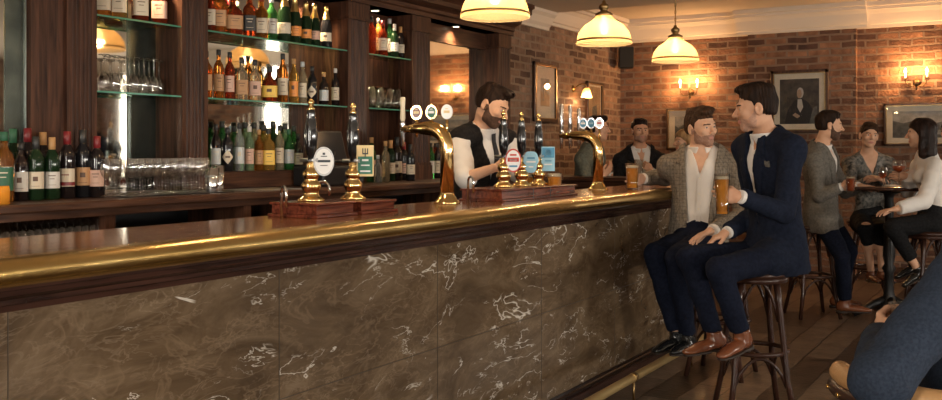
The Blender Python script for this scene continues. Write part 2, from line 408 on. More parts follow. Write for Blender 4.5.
# body behind the marble: service side
MB().box((-2.44, Y0, 0), (XF-.031, Y1-.05, 1.085)).build('carcass', M['wood'], bar, BO)
fr = thing('foot_rail', 'brass foot rail running low along the marble bar front', 'foot rail', (-1.9, 3.3, .14))
MB().tube([(0, -3.0, 0), (0, 3.05, 0)], .024, 14).build('rail', M['raild'], fr)
for i, yb in enumerate((-2.4, -1.4, -.4, .615, 1.6, 2.6)):
    b_ = MB(); b_.tube([(-.21, yb, -.05), (-.12, yb, -.03), (0, yb, -.02)], .009, 8).lathe([(.027, -.012), (.027, .012)], 14).build('bracket', M['brassd'], fr) if False else MB().tube([(0, yb, -.13), (0, yb, -.02)], .007, 8).tube([(0, yb-.018, 0), (0, yb+.018, 0)], .026, 14).build('bracket', M['brassd'], fr)

# ---------------- back bar ----------------
XP, XM, XS = -3.75, -3.95, -3.756
ZS, ZP = 2.32, 2.21    # soffit, capital
ZK = 1.17
bb = thing('back_bar', 'tall carved dark wood back bar with mirrors and glass shelves', 'back bar', (-4.1, 4.5, 0))
KO = (-4.1, 4.5, 0); ORG[bb.name] = KO
def pilaster(y0, y1, flutes, z0=ZK, z1=ZP, x=XP, cap=True):
    m = MB(); w = y1-y0; out = []
    # plan outline of a fluted shaft (x, y)
    out.append((x-.28, y0)); out.append((x, y0)); e = .025
    out.append((x, y0+e)); n = flutes; fwid = (w-2*e)/n
    for i in range(n):
        a = y0+e+i*fwid
        out += [(x, a+.12*fwid), (x-.006, a+.22*fwid), (x-.010, a+.5*fwid), (x-.006, a+.78*fwid), (x, a+.88*fwid)]
    out += [(x, y1-e), (x, y1), (x-.28, y1)]
    m.prism(out, 2, z0, z1)
    if cap:
        m.box((x-.28, y0-.008, z1), (x+.012, y1+.008, z1+.018)); m.box((x-.28, y0-.003, z1+.018), (x+.006, y1+.003, ZS+.03))
        m.box((x-.28, y0-.01, z0), (x+.014, y1+.01, z0+.10)); m.box((x-.28, y0-.005, z0+.10), (x+.008, y1+.005, z0+.12))
    m.build('pilaster', M['wood'], bb, KO)
yE = Yat(27, XP); pil = [(Yat(67, XP), Yat(97, XP), 5), (Yat(182, XP), Yat(208, XP), 5), (Yat(348, XP), Yat(369, XP), 5), (Yat(412, XP), Yat(430, XP), 5)]
YEND = 6.9; pil.append((6.70, YEND, 4))
for a, b, n in pil: pilaster(a, b, n)
yP0 = Yat(33, XP)
m = MB(); m.box((XM-.1, yP0, ZK), (XP-.02, pil[0][0], ZS+.03)); m.box((XM, yP0-.01, ZK), (XP-.0, yP0+.03, ZS+.03)); m.build('side_panel', M['wood'], bb, KO)
bays = [('A', pil[0][1], pil[1][0]), ('B', pil[1][1], pil[2][0]), ('C', pil[2][1], pil[3][0]), ('D', pil[3][1], pil[4][0])]
for nme, a, b in bays:
    xm = XM if nme != 'D' else -3.89
    MB().box((xm-.012, a-.02, ZK), (xm, b+.02, ZS+.02)).build('mirror', M['mirror'], bb, KO) if nme != 'C' else MB().box((XM-.012, a-.02, ZK), (XM, b+.02, ZS+.02)).build('back_panel', M['wood'], bb, KO)
# dark wood panels/stiles standing in the mirror backs
m = MB(); a, b = bays[0][1], bays[0][2]; m.box((XM, Yat(127, XM), ZK), (XM+.006, b, ZS)); m.build('back_panel', M['antique'], bb, KO)
m = MB(); a, b = bays[1][1], bays[1][2]; m.box((XM, Yat(290, XM), ZK), (XM+.012, b, ZS)); m.build('back_panel', M['wood'], bb, KO)
m = MB(); a, b = bays[3][1], bays[3][2]
m.box((-3.89, a, 2.19), (-3.87, b, ZS)); m.build('mirror_top_rail', M['woodY'], bb, KO)
# left bay (edge of frame)
MB().box((-3.80, .8, ZK), (-3.79, yP0-.01, ZS+.02)).build('mirror', M['mirror'], bb, KO)
MB().box((-3.79, Yat(5, -3.785), ZK), (-3.785, Yat(25, -3.785), ZS)).build('back_panel', M['antique'], bb, KO)
MB().box((-3.79, Yat(25, -3.785), ZK), (-3.775, Yat(26.5, -3.775), ZS)).build('glazing_bead', M['steel'], bb, KO)
# soffit, header, cornice
MB().box((XM-.02, .8, ZS), (XP+.02, YEND, ZS+.03)).build('soffit', M['woodY'], bb, KO)
hd = [(XL, ZS+.0), (XP+.015, ZS+.0), (XP+.015, ZS+.03), (XP+.03, ZS+.04), (XP+.03, ZS+.065), (XP+.07, ZS+.085), (XP+.09, ZS+.09), (XP+.10, ZS+.12), (XP+.15, ZS+.15), (XP+.19, ZS+.16), (XP+.19, ZS+.20), (XP+.215, ZS+.21), (XP+.215, ZS+.24), (XL, ZS+.24)]
hd2 = [(XL, ZS+.24), (XP-.02, ZS+.24), (XP-.02, ZC), (XL, ZC)]
MB().prism(hd, 1, .8, YEND+.02).prism(hd2, 1, .8, YEND-.05).build('cornice', M['woodY'], bb, KO)
MB().box((XL, YEND-.03, ZK), (XM-.012, YEND, ZS+.02)).box((XL, .8, ZK), (XM-.012, .85, ZS)).build('end_panel', M['wood'], bb, KO)
# glass shelves
for nme, a, b in bays[:3]:
    for zs in (2.01, 1.655):
        s_ = MB().box((XM+.01, a, zs-.008), (XS-.0015, b, zs)).build('glass_shelf', M['shelfglass'], bb, KO)
        MB().box((XS-.0015, a, zs-.0085), (XS, b, zs)).build('shelf_edge', M['shelfedge'], s_)
# raised bottle ledge in the large bay and a low one beneath
la, lb = bays[1][1], bays[1][2]
MB().box((XM, la, ZK), (-3.72, lb-.0, 1.262), bev=.004).build('ledge', M['woodY'], bb, KO)
# counter
bc = thing('back_counter', 'dark wood back counter with open shelf and fridges below', 'counter', (-3.8, 4.0, 0)); CO = (-3.8, 4.0, 0); ORG[bc.name] = CO
XC = -3.32
MB().prism([(XL, ZK-.035), (XC, ZK-.035), (XC+.006, ZK-.028), (XC+.006, ZK-.008), (XC, ZK), (XL, ZK)], 1, .8, YEND+.1).build('counter_top', M['woodY'], bc, CO)
MB().box((XC-.05, .8, ZK-.065), (XC-.02, YEND+.05, ZK-.035)).build('rail', M['woodY'], bc, CO)
MB().box((XL, .8, 0), (XC-.42, YEND, ZK-.035)).build('carcass', M['black'], bc, CO)
ydv = [Yat(u, XC-.04) for u in (109, 246, 300, 352, 452)]
for y in [.85]+ydv+[YEND-.02]:
    MB().box((XC-.42, y-.025, 0), (XC-.03, y+.025, ZK-.035)).build('divider', M['wood'], bc, CO)
MB().box((XL, YEND-.02, 0), (XC-.05, YEND, ZK-.035)).build('end_panel', M['wood'], bc, CO)
MB().box((XC-.42, .8, .93), (XC-.04, ydv[0], .955)).build('shelf', M['woodY'], bc, CO)
for i, (a, b) in enumerate(((ydv[0], ydv[1]), (ydv[1], ydv[2]), (ydv[2], ydv[3]), (ydv[3], ydv[4]), (ydv[4], YEND))):
    f = thing('bottle_fridge', ['black glass fronted fridge under the counter below the stemmed glasses', 'black fridge below the amber bottles on the raised ledge', 'black fridge under the till screen', 'black fridge below the wine bottles in the narrow bay', 'black fridge behind the barman at counter end'][i], 'fridge', (XC-.1, (a+b)/2, .05), 0, 'fridges under the back counter')
    w = (b-a)/2-.035
    MB().box((-.3, -w, 0), (0, w, .96)).build('body', M['black'], f)
    d_ = MB().box((0, -w+.01, .02), (.03, w-.01, .93), bev=.006).build('door', M['screen'], f)
    MB().tube([(.05, -w+.06, .90), (.05, w-.06, .90)], .008, 8).build('handle', M['steel'], d_)
for k_, (u, xx) in enumerate(((375, -3.85), (456, -3.82), (262, -3.85), (145, -3.85), (310, -3.85))):
    y = Yat(u, xx)
    t = thing('downlight', ['small round downlight above the narrow bay of green bottles', 'small round downlight in soffit above the framed mirror bay', 'downlight above the large bottle bay, nearer its left', 'downlight above the left glass bay', 'downlight above the large bottle bay, nearer its right'][k_], 'light', (xx, y, ZS), 0, 'downlights in the back bar soffit')
    MB().lathe([(.034, 0), (.036, -.004), (.028, -.006), (.026, 0)], 20).build('bezel', M['steel'], t)
    MB().lathe([(.0005, -.003), (.026, -.003)], 20).build('lens', M['spot'], t)
    light('downlight_lamp', 'SPOT', (xx, y, ZS-.02), 30, (1, .72, .42), .03, (0, 0, 0), spot_size=2.4, spot_blend=.8)

# ---------------- far drinking counter ----------------
dt = thing('high_drinking_table', 'dark wood high drinking counter against brick wall in front of standing men', 'table', (-3.5, 8.3, 0)); DO = (-3.5, 8.3, 0); ORG[dt.name] = DO
MB().box((-4.33, 8.0, 1.09), (-2.55, 8.5, 1.13), bev=.008).build('table_top', M['woodX'], dt, DO)
MB().box((-4.33, 8.05, .97), (-2.62, 8.45, 1.09)).build('apron', M['woodX'], dt, DO)
for (x, y) in ((-4.28, 8.1), (-2.68, 8.1), (-4.28, 8.4), (-2.68, 8.4)):
    MB().box((x-.035, y-.035, 0), (x+.035, y+.035, .98)).build('leg', M['wood'], dt, DO)
# ---------------- bottles ----------------
def gl(name, c, rough=.04, trans=.85): return mat(name, c, rough, trans=trans, ior=1.25, spec=.6)
G = {'amber': gl('amber_spirit', (.72, .26, .05)), 'red': gl('deep_red_spirit', (.48, .08, .03)), 'gold': gl('golden_spirit', (.9, .52, .12)),
     'pale': gl('pale_spirit', (.93, .80, .52)), 'clear': gl('clear_spirit', (.9, .92, .9)), 'green': gl('green_glass', (.10, .42, .12)),
     'dkgreen': mat('dark_green_glass', (.012, .03, .012), .06, trans=.25, ior=1.3), 'dark': mat('dark_wine_glass', (.012, .008, .008), .06),
     'black': mat('black_bottle_glass', (.01, .01, .012), .08), 'pgreen': gl('pale_green_glass', (.55, .8, .5))}
LB = {'cream': mat('cream_label', (.62, .53, .40), .6), 'white': mat('white_label', (.60, .57, .52), .6), 'pink': mat('pinkish_label', (.60, .38, .29), .6), 'green': mat('green_label', (.02, .10, .05), .5),
      'yellow': mat('yellow_label', (.85, .55, .1), .5), 'orange': mat('orange_label', (.75, .28, .06), .5), 'black': mat('black_label', (.02, .02, .02), .4),
      'red': mat('wine_red_foil', (.17, .012, .015), .35), 'goldfoil': mat('gold_foil', (.75, .52, .2), .3, 1), 'silver': mat('silver_label', (.5, .52, .52), .35),
      'ink': mat('printed_ink', (.12, .07, .05), .6), 'tan': mat('tan_label', (.45, .25, .12), .6), 'natural': mat('cork_tan_foil', (.42, .23, .09), .45)}
SH = {  # profile rows (r, z, squareness), label z0,z1, label radius, cap z0,z1,r
 'wine': dict(p=[(.001, 0), (.034, 0), (.037, .004), (.037, .19), (.035, .205), (.025, .225), (.0155, .24), (.0140, .30)], lab=(.055, .135), lr=.0375, cap=(.243, .303, .0163), sq=0),
 'champ': dict(p=[(.001, 0), (.041, 0), (.044, .005), (.044, .15), (.038, .19), (.025, .23), (.0165, .26), (.0145, .31)], lab=(.05, .115), lr=.0445, cap=(.215, .316, .0), sq=0),
 'round': dict(p=[(.001, 0), (.034, 0), (.037, .004), (.037, .17), (.033, .19), (.018, .212), (.0135, .225), (.0125, .265)], lab=(.045, .14), lr=.0375, cap=(.245, .282, .0155), sq=0),
 'square': dict(p=[(.001, 0, .8), (.036, 0, .8), (.038, .004, .8), (.038, .16, .8), (.032, .178, .4), (.016, .195, 0), (.013, .21, 0), (.0125, .25, 0)], lab=(.035, .125), lr=.0386, cap=(.23, .268, .016), sq=.8),
 'squat': dict(p=[(.001, 0, .4), (.043, 0, .4), (.047, .005, .4), (.050, .10, .4), (.044, .135, .3), (.022, .158, 0), (.0145, .17, 0), (.014, .205, 0)], lab=(.03, .105), lr=.0505, cap=(.195, .235, .019), sq=.4),
 'tall': dict(p=[(.001, 0), (.032, 0), (.034, .004), (.034, .20), (.029, .225), (.016, .25), (.013, .26), (.0125, .30)], lab=(.05, .16), lr=.0345, cap=(.285, .325, .0155), sq=0),
 'small': dict(p=[(.001, 0), (.030, 0), (.032, .004), (.032, .12), (.028, .14), (.014, .16), (.011, .175), (.011, .20)], lab=(.03, .10), lr=.0325, cap=(.19, .22, .0135), sq=0),
}
_bc = {}
def bottle(u, X, z, shape, glass, lab, cap, label, group, scale=1, rz=None, style=0, lean=0):
    scale *= .89
    key = (shape, glass, lab, cap, style); y = Yat(u, X)
    if rz is None: rz = math.atan2(-y, -X)+random.uniform(-.25, .25)
    # never let two bottles share one spot
    if key in _bc: return dup(_bc[key], (X, y, z), rz, label, group, scale)
    s = SH[shape]; t = thing('bottle', label, 'bottle', (X, y, z), rz, group); t.scale = (scale,)*3
    MB().lathe(s['p'], 20, sq=s['sq'] and 0, cap=False).build('glass_body', G[glass], t)
    z0, z1 = s['lab']; r = s['lr']; q = s['sq']
    if lab:
        lm = MB()
        if style == 3:   # diamond label
            zc = (z0+z1)/2; h = .045
            for a in range(8):
                for b_ in range(1):
                    pass
            n = 12; vs = []; fs = []
            for i in range(n+1):
                tt = -1.1+2.2*i/n; hh = h*(1-abs(tt)/1.1)+.0005
                vs += [(r*math.cos(tt), r*math.sin(tt), zc-hh), (r*math.cos(tt), r*math.sin(tt), zc+hh)]
            for i in range(n): fs.append((2*i, 2*i+2, 2*i+3, 2*i+1))
            lm.add(vs, fs, 0, True)
            lm.lathe([(r+.0004, zc-.006), (r+.0004, zc+.006)], 6, a0=-.4, a1=.4, mi=1)
        else:
            w = 1.25
            lm.lathe([(r, z0, q), (r, z1, q)], 14, a0=-w, a1=w)
            zz = z0+(z1-z0)
            hgt = z1-z0
            bars = {0: [(.74, .79, .45), (.56, .60, .3), (.2, .22, .5)], 1: [(.04, .25, 1.24), (.62, .68, .45)], 2: [(.45, .72, .3), (.15, .17, .5)]}[style]
            for a, b_, ww in bars: lm.lathe([(r+.0005, z0+a*hgt, q), (r+.0005, z0+b_*hgt, q)], 8, a0=-ww, a1=ww, mi=1)
        ink = LB['ink'] if lab not in ('black', 'green', 'silver') else LB['cream']
        if style == 1: ink = LB['red']
        lm.build('label', [LB[lab], ink], t)
    c0, c1, cr = s['cap']
    if shape == 'champ':
        MB().lathe([(.0310, .212), (.0265, .235), (.0185, .262), (.0165, .285), (.0185, .295), (.0185, .312), (.012, .32), (.0005, .321)], 16).build('foil', LB[cap], t)
    else:
        MB().lathe([(cr-.001, c0), (cr, c0+.001), (cr, c1-.002), (cr-.003, c1), (.0005, c1)], 14).build('cap', LB[cap], t)
    _bc[key] = t
    return t
# left end: wines standing on the back counter
XW = -3.62
g = 'wine bottles at the left end of the back counter'
W = [(4, -3.56, 'round', 'amber', 'green', 'green', 'green labelled whiskey bottle at far left end of back counter', 1.12, 0),
 (13, -3.67, 'wine', 'dkgreen', 'green', 'green', 'green capped dark bottle with green label behind the whiskey at far left', 1.1, 0),
 (-8, -3.60, 'wine', 'dkgreen', 'cream', 'black', 'dark bottle cut by the left picture edge', 1, 0),
 (21, -3.59, 'round', 'dark', 'white', 'black', 'short black bottle with white label between whiskey and burgundy capped wine', .95, 2),
 (27.5, -3.73, 'wine', 'dark', None, 'red', 'tall burgundy capped wine bottle in the second row by steel bead', 1.12, 0),
 (36, -3.57, 'wine', 'dkgreen', 'cream', 'black', 'black capped wine bottle with blank cream label, front row left', .98, 2),
 (43, -3.72, 'wine', 'dark', None, 'natural', 'tan capped wine bottle in second row between two front bottles', 1.06, 0),
 (52, -3.57, 'wine', 'dkgreen', 'white', 'natural', 'tan capped wine bottle with white label in front row', .97, 0),
 (67, -3.59, 'wine', 'dark', 'cream', 'red', 'red capped wine bottle whose cream label has a red base band', 1.07, 1),
 (83, -3.60, 'wine', 'black', 'tan', 'black', 'black port bottle with brown shoulder label and long black cap', 1.1, 2),
 (97, -3.56, 'wine', 'dark', 'pink', 'red', 'red capped wine bottle with plain pinkish label beside stemmed glasses', 1.0, 0)]
for u, X, sh, gs, lb, cp_, lab, sc, st in W: bottle(u, X, ZK, sh, gs, lb, cp_, lab, g, sc, style=st)
# bay A, top shelf
g = 'red whisky bottles on top shelf of the left bay'
for u, gs, lb, lab in ((103, 'amber', 'cream', 'amber whisky bottle, leftmost above the hanging stemware'), (118.5, 'gold', 'cream', 'golden whisky bottle second on top shelf of left bay'),
                       (140, 'red', 'cream', 'deep red square bottle third on top shelf of left bay'), (160, 'red', 'pink', 'deep red bottle with pink label, rightmost on left bay top shelf')):
    bottle(u, -3.85, 2.01, 'square', gs, lb, 'black', lab, g, 1.1, style=0)
# bay B, top shelf
g = 'spirit and sparkling wine bottles on the top glass shelf'
sq_ = lambda u: 208+(u-208)*.965
T = [(209, 'square', 'red', 'cream', 'black', 'red square bottle at extreme left of top shelf, half behind pilaster', 1.05, 0),
 (219.5, 'square', 'amber', 'tan', 'black', 'broad amber bottle with tan label second from left on top shelf', 1.1, 0),
 (234, 'squat', 'red', 'tan', 'black', 'squat red whiskey decanter with black stopper on top shelf', 1.12, 0),
 (251, 'square', 'red', 'black', 'black', 'square red whiskey bottle with black label on top shelf', 1.08, 0),
 (263.5, 'square', 'amber', 'cream', 'red', 'square amber bottle with tall cream label on top shelf', 1.05, 0),
 (274, 'round', 'green', 'white', 'silver', 'bright green gin bottle with white oval label on top shelf', 1.0, 0),
 (287, 'champ', 'dkgreen', 'cream', 'goldfoil', 'gold foiled champagne bottle with cream label, first of five', 1.1, 0),
 (298, 'champ', 'dkgreen', 'orange', 'goldfoil', 'champagne bottle with large orange label, second of five', 1.0, 0),
 (309.5, 'champ', 'dkgreen', 'orange', 'goldfoil', 'champagne bottle with small orange label in the middle of five', .93, 2),
 (318.5, 'champ', 'dkgreen', 'pink', 'goldfoil', 'champagne bottle with pink label, fourth of five', .92, 0),
 (330.5, 'champ', 'black', 'cream', 'goldfoil', 'black champagne bottle with white label, rightmost of five', .93, 2)]
for u, sh, gs, lb, cp_, lab, sc, st in T: bottle(sq_(u), -3.812, 2.01, sh, gs, lb, cp_, lab, g, sc, style=st)
# bay B, middle shelf
g = 'spirit bottles on the middle glass shelf'
T = [(206, 'round', 'amber', 'tan', 'black', 'amber bottle at left end of middle shelf, half hidden by pilaster', 1, 0),
 (219, 'tall', 'amber', 'tan', 'black', 'tall whisky bottle with black cap first clear one on middle shelf', .92, 0),
 (230.5, 'tall', 'red', 'pink', 'black', 'tall red whisky bottle with pink label on middle shelf', .9, 0),
 (243, 'square', 'pale', 'tan', 'black', 'square pale bottle with large tan label on middle shelf', 1.0, 0),
 (256.5, 'square', 'pale', 'pink', 'black', 'square pale bottle with pink label left of the red decanter', .98, 2),
 (272, 'squat', 'red', 'yellow', 'black', 'squat red decanter with gold lettering on middle shelf', .98, 2),
 (285.5, 'tall', 'amber', 'cream', 'black', 'tallest amber bottle with clear neck on middle shelf', 1.0, 0),
 (297, 'tall', 'gold', 'orange', 'natural', 'slender amber bottle with orange label on middle shelf', .92, 2),
 (306, 'tall', 'pale', 'cream', 'silver', 'pale bottle with silver cap and cream label on middle shelf', .88, 0),
 (316, 'round', 'black', 'cream', 'black', 'black bottle with tilted diamond label on middle shelf', .93, 3),
 (328, 'small', 'dark', 'silver', 'natural', 'short dark bottle with pale round label on middle shelf', 1.05, 0),
 (340, 'tall', 'dark', 'cream', 'white', 'white capped tall bottle at right end of middle shelf', .82, 0)]
for u, sh, gs, lb, cp_, lab, sc, st in T: bottle(sq_(u), -3.812, 1.655, sh, gs, lb, cp_, lab, g, sc, style=st)
# bay B, ledge
g = 'bottles on the raised ledge over the back counter'
T = [(216, -3.81, 'tall', 'dark', 'silver', 'black', 'dark bottle with silver label at left end of ledge', .88, 0),
 (227.5, -3.81, 'round', 'black', 'cream', 'black', 'black bottle with cream diamond label on the ledge', .95, 3),
 (239.5, -3.81, 'tall', 'clear', 'silver', 'black', 'clear bottle with tall silver label on the ledge', .92, 2),
 (249.5, -3.81, 'tall', 'pgreen', 'pink', 'white', 'pale green bottle with pinkish label on the ledge', .86, 0),
 (259, -3.81, 'tall', 'amber', 'tan', 'natural', 'slim amber bottle with tan label on the ledge', .80, 0),
 (268.5, -3.81, 'square', 'gold', 'yellow', 'black', 'golden bottle with bright yellow label on the ledge', 1.02, 0),
 (279.5, -3.81, 'tall', 'pale', 'cream', 'black', 'pale gold bottle with tall cream label on the ledge', .9, 0),
 (289, -3.81, 'round', 'green', 'silver', 'green', 'green bottle with pale label at ledge right part', .95, 0),
 (298, -3.86, 'small', 'dark', 'cream', 'black', 'small dark bottle last on the ledge before the till', 1.1, 0)]
for u, X, sh, gs, lb, cp_, lab, sc, st in T: bottle(u, X, 1.262, sh, gs, lb, cp_, lab, g, sc, style=st)
for u, gs, sc in ((222, 'green', 1.1), (234, 'green', 1.0), (245, 'pgreen', 1.1), (254, 'pale', 1.1), (264, 'gold', 1.05), (273, 'dkgreen', 1.15), (285, 'pgreen', 1.1), (294, 'green', 1.05)):
    bottle(u, -3.905, 1.262, 'round', gs, None, 'black', 'unlabelled bottle in the back row of the ledge', 'back row bottles on the ledge', sc)
# bay C
g = 'bottles on top shelf of the narrow bay'
T = [(371.5, -3.81, 'round', 'red', None, 'black', 'red bottle leftmost on narrow bay top shelf', 1.0, 0), (378.5, -3.86, 'round', 'amber', 'tan', 'black', 'amber bottle set back second on narrow bay top shelf', 1.05, 0),
 (383, -3.80, 'round', 'red', 'cream', 'red', 'red bottle with cream label in narrow bay', .96, 0),
 (389.5, -3.86, 'tall', 'green', 'white', 'silver', 'bright green bottle with white label in narrow bay', .95, 0), (394.5, -3.80, 'wine', 'dkgreen', 'white', 'white', 'dark bottle with white label and cap in narrow bay', .86, 0),
 (400.5, -3.82, 'wine', 'dark', 'cream', 'natural', 'dark wine bottle with cream label, rightmost in narrow bay', .84, 0)]
for u, X, sh, gs, lb, cp_, lab, sc, st in T: bottle(u, X, 2.01, sh, gs, lb, cp_, lab, g, sc, style=st)
g = 'bottles on the back counter in the narrow bay'
T = [(371.5, -3.72, 'tall', 'green', 'pink', 'natural', 'green bottle with pinkish label and tan cap behind green pump sign', 1.0, 0),
 (378, -3.62, 'small', 'clear', None, 'silver', 'small clear bottle without label on back counter edge', .9, 0),
 (385.5, -3.62, 'tall', 'pale', None, 'natural', 'slim clear bottle with tan cap on back counter', .92, 0),
 (390.5, -3.76, 'wine', 'dkgreen', 'cream', 'natural', 'wine bottle with cream label, first of a dark row', 1.02, 0),
 (397, -3.76, 'wine', 'dark', 'cream', 'black', 'black capped wine bottle in middle of dark row', 1.1, 2),
 (404, -3.76, 'wine', 'dark', 'pink', 'red', 'red capped wine bottle in dark row below pale tap handle', .98, 0),
 (410.5, -3.64, 'wine', 'black', 'cream', 'black', 'black wine bottle standing alone right of dark row', .92, 0)]
for u, X, sh, gs, lb, cp_, lab, sc, st in T: bottle(u, X, ZK, sh, gs, lb, cp_, lab, g, sc, style=st)
g = 'bottles on the back counter behind the brass tap'
for u, gs, lb, cp_, lab in ((431, 'green', 'white', 'black', 'green bottle left of the three behind brass tap'), (437.5, 'dark', 'cream', 'black', 'dark bottle in the middle of three behind brass tap'), (455, 'red', 'cream', 'black', 'red bottle beside the barman behind brass tap')):
    bottle(u, -3.8, ZK, 'tall', gs, lb, cp_, lab, g, .9)

# ---------------- glasses ----------------
WG = [(.0005, 0), (.029, .001), (.029, .003), (.010, .006), (.0045, .012), (.0035, .05), (.0042, .085), (.010, .093), (.021, .106), (.028, .125), (.029, .145), (.027, .17), (.024, .19)]
def stem(loc, label, group, flip=False, scale=1, proto={}):
    if 'p' not in proto:
        t = thing('wine_glass', label, 'glass', loc, 0, group)
        MB().lathe(WG[:8], 16).build('stem', M['glass'], t); MB().lathe(WG[7:], 18).build('bowl', M['glass'], t)
        t.scale = (scale,)*3; proto['p'] = t
    else: t = dup(proto['p'], loc, None, label, group, scale)
    if flip: t.rotation_euler = (PI, 0, 0); t.location = (loc[0], loc[1], loc[2]+.195*scale)
    else: t.rotation_euler = (0, 0, 0)
    return t
for k in range(3):
    for i in range(12):
        u = 106+i*8.5+k*2.6
        stem((-3.46-.08*k, Yat(u, -3.46-.08*k), ZK+.006), 'upright stemmed wine glass in the block on back counter tray', 'wine glasses on back counter tray', scale=.86)
ty0, ty1 = Yat(100, -3.6), Yat(207, -3.6)
MB().box((-3.67, ty0, ZK), (-3.41, ty1, ZK+.005), bev=.002).build('glass_tray', M['black']); tag(bpy.data.objects['glass_tray'], 'low black tray under the block of wine glasses', 'tray')
for k in range(2):
    for i in range(6):
        u = 104+i*10.0+k*5
        stem((-3.825-.06*k, Yat(u, -3.825-.06*k), 1.655), 'upturned stemmed glass on the left bay lower shelf', 'upturned glasses in the left bay', True, .92)
TG = [(.0005, .008), (.028, .008), (.031, .0), (.034, .03), (.039, .12), (.0375, .12), (.032, .03), (.028, .012), (.0005, .012)]
tg = None
def tumbler(loc, label, group, sc=1):
    global tg
    if tg is None:
        tg = MB().lathe(TG, 18).build('tumbler', M['glass']); tag(tg, label, 'glass', group); tg.location = loc; tg.scale = (sc,)*3; return tg
    return dup(tg, loc, None, label, group, sc)
for k in range(2):
    for i in range(4):
        u = 369.5+i*8.6+k*4; X = -3.82-.075*k
        tumbler((X, Yat(u, X), 1.655), 'upturned tumbler on the narrow bay lower shelf', 'tumblers on narrow bay shelf', 1.2)
for k in range(2):
    for i in range(13):
        u = 2+i*8+k*3; X = -3.42-.1*k
        if Yat(u, X) > 1.0: tumbler((X, Yat(u, X), .985), 'glass stored on the open shelf under the back counter', 'glasses stored under the back counter', .95)
# steel shakers
def shaker(u, X, z, lab, h=.12, r=.036):
    t = thing('cocktail_shaker', lab, 'shaker', (X, Yat(u, X), z), 0)
    MB().lathe([(.0005, .0), (r*.8, 0), (r*.85, .004), (r, h), (r-.003, h), (r*.8, .01), (.0005, .006)], 20).build('cup', M['chrome'], t)
    MB().lathe([(r*.88, h*.62), (r*.98, h*.66), (r*.98, h*.7)], 20).build('band', M['steel'], t); return t
shaker(212, -3.45, ZK, 'shiny steel shaker cup right of the wine glass block'); shaker(446, -3.5, ZK, 'small steel cup on back counter behind brass tap', .11, .028)
shaker(218, -3.56, ZK, 'second steel cup behind the shaker near the pilaster', .13, .032)
MB().lathe([(.0005, 0), (.03, 0), (.03, .055), (.027, .07), (.0005, .07)], 16).build('candle_jar', M['beer']); o = bpy.data.objects['candle_jar']; o.location = (-3.42, Yat(1.5, -3.42), ZK); tag(o, 'small amber glass jar at the far left on back counter', 'jar')
# till
tl = thing('till', 'black till with tilted screen on the back counter under middle shelf', 'till', (-3.58, Yat(331, -3.58), ZK))
MB().box((-.13, -.19, 0), (.10, .19, .115), bev=.01).build('base', M['black'], tl)
MB().tube([(0, 0, .1), (.0, 0, .2)], .025, 12).build('stand', M['black'], tl)
m = MB().box((-.012, -.15, 0), (.012, .15, .19), bev=.005).rot(-.25, 'Y').move((.02, -.03, .135)); sc_ = m.build('screen', M['black'], tl)
MB().box((.0125, -.138, .012), (.0135, .138, .178)).rot(-.25, 'Y').move((.02, -.03, .135)).build('display', M['screen'], sc_)
# low bar clutter on back counter
m = MB().lathe([(.0005, 0), (.05, 0), (.055, .004), (.055, .01)], 24); 
MB().box((-.14, -.2, 0), (.14, .2, .004)).build('bar_mat', M['steel']); o = bpy.data.objects['bar_mat']; o.location = (-3.5, Yat(262, -3.5), ZK); tag(o, 'thin metal drip mat on back counter below the ledge bottles', 'mat')

# ---------------- hand pumps ----------------
def pump_handle(t, x, y, z0, clip_m, shape, pat, chs=1):
    """one beer engine: gold body, black handle with gold tip, clip facing the room"""
    b_ = MB().lathe([(0.0487, 0), (0.0521, .006), (0.0462, .012), (0.0361, .017), (0.0286, .026), (0.0302, .038), (0.0361, .048), (0.0378, .060), (0.0319, .072), (0.0235, .079), (0.0277, .088), (0.0328, .098), (0.0302, .112), (0.0202, .120), (0.0151, .130), (0.0176, .138), (0.0109, .15)], 24, c=(x, y, z0)).build('pump_body', M['gold'], t)
    MB().lathe([(.012, .15), (.012, .17), (.019, .18), (.024, .21), (.0255, .25), (.021, .30), (.016, .325), (.018, .333), (.013, .345)], 20, c=(x, y, z0)).build('handle', M['blackgloss'], t)
    MB().lathe([(.013, .344), (.015, .350), (.009, .355), (.007, .36), (.0125, .368), (.0125, .376), (.006, .385), (.0005, .387)], 16, c=(x, y, z0)).build('finial', M['gold'], t)
    MB().tube([(x-.05, y, z0+.155), (x+.034, y, z0+.155)], .008, 10).build('cross_pin', M['steel'], t)
def clip(t, c, w, h, base, shape, rim, marks, zang):
    """pump clip: flat plate facing +X rotated by zang about Z; marks = list of (y0,y1,z0,z1,mat)"""
    n = 28; mats = [rim, base]+[q[4] for q in marks]
    m = MB()
    def outline(s):
        if shape == 'oval': return [(w*s*math.cos(2*PI*i/n), h*s*math.sin(2*PI*i/n)) for i in range(n)]
        if shape == 'shield': return [(w*s*(abs(math.cos(2*PI*i/n))**.55)*(1 if math.cos(2*PI*i/n) > 0 else -1)*(1 if math.sin(2*PI*i/n) > -.2 else .82), h*s*math.sin(2*PI*i/n)) for i in range(n)]
        return [(-w*s, -h*s), (w*s, -h*s), (w*s, h*s), (-w*s, h*s)]
    m.prism(outline(1), 0, -.004, .004, 0); m.prism(outline(.87), 0, .004, .0052, 1)
    for k_, (y0, y1, z0, z1, mm) in enumerate(marks):
        m.box((.0052, y0*w, z0*h), (.0062, y1*w, z1*h), 2+k_)
    m.rot(zang, 'Z').move(c)
    return m.build('pump_clip', mats, t)
inkd = mat('dark_print', (.03, .04, .05), .5); grn = mat('green_enamel', (.03, .16, .10), .35); redp = mat('red_enamel', (.5, .05, .03), .35)
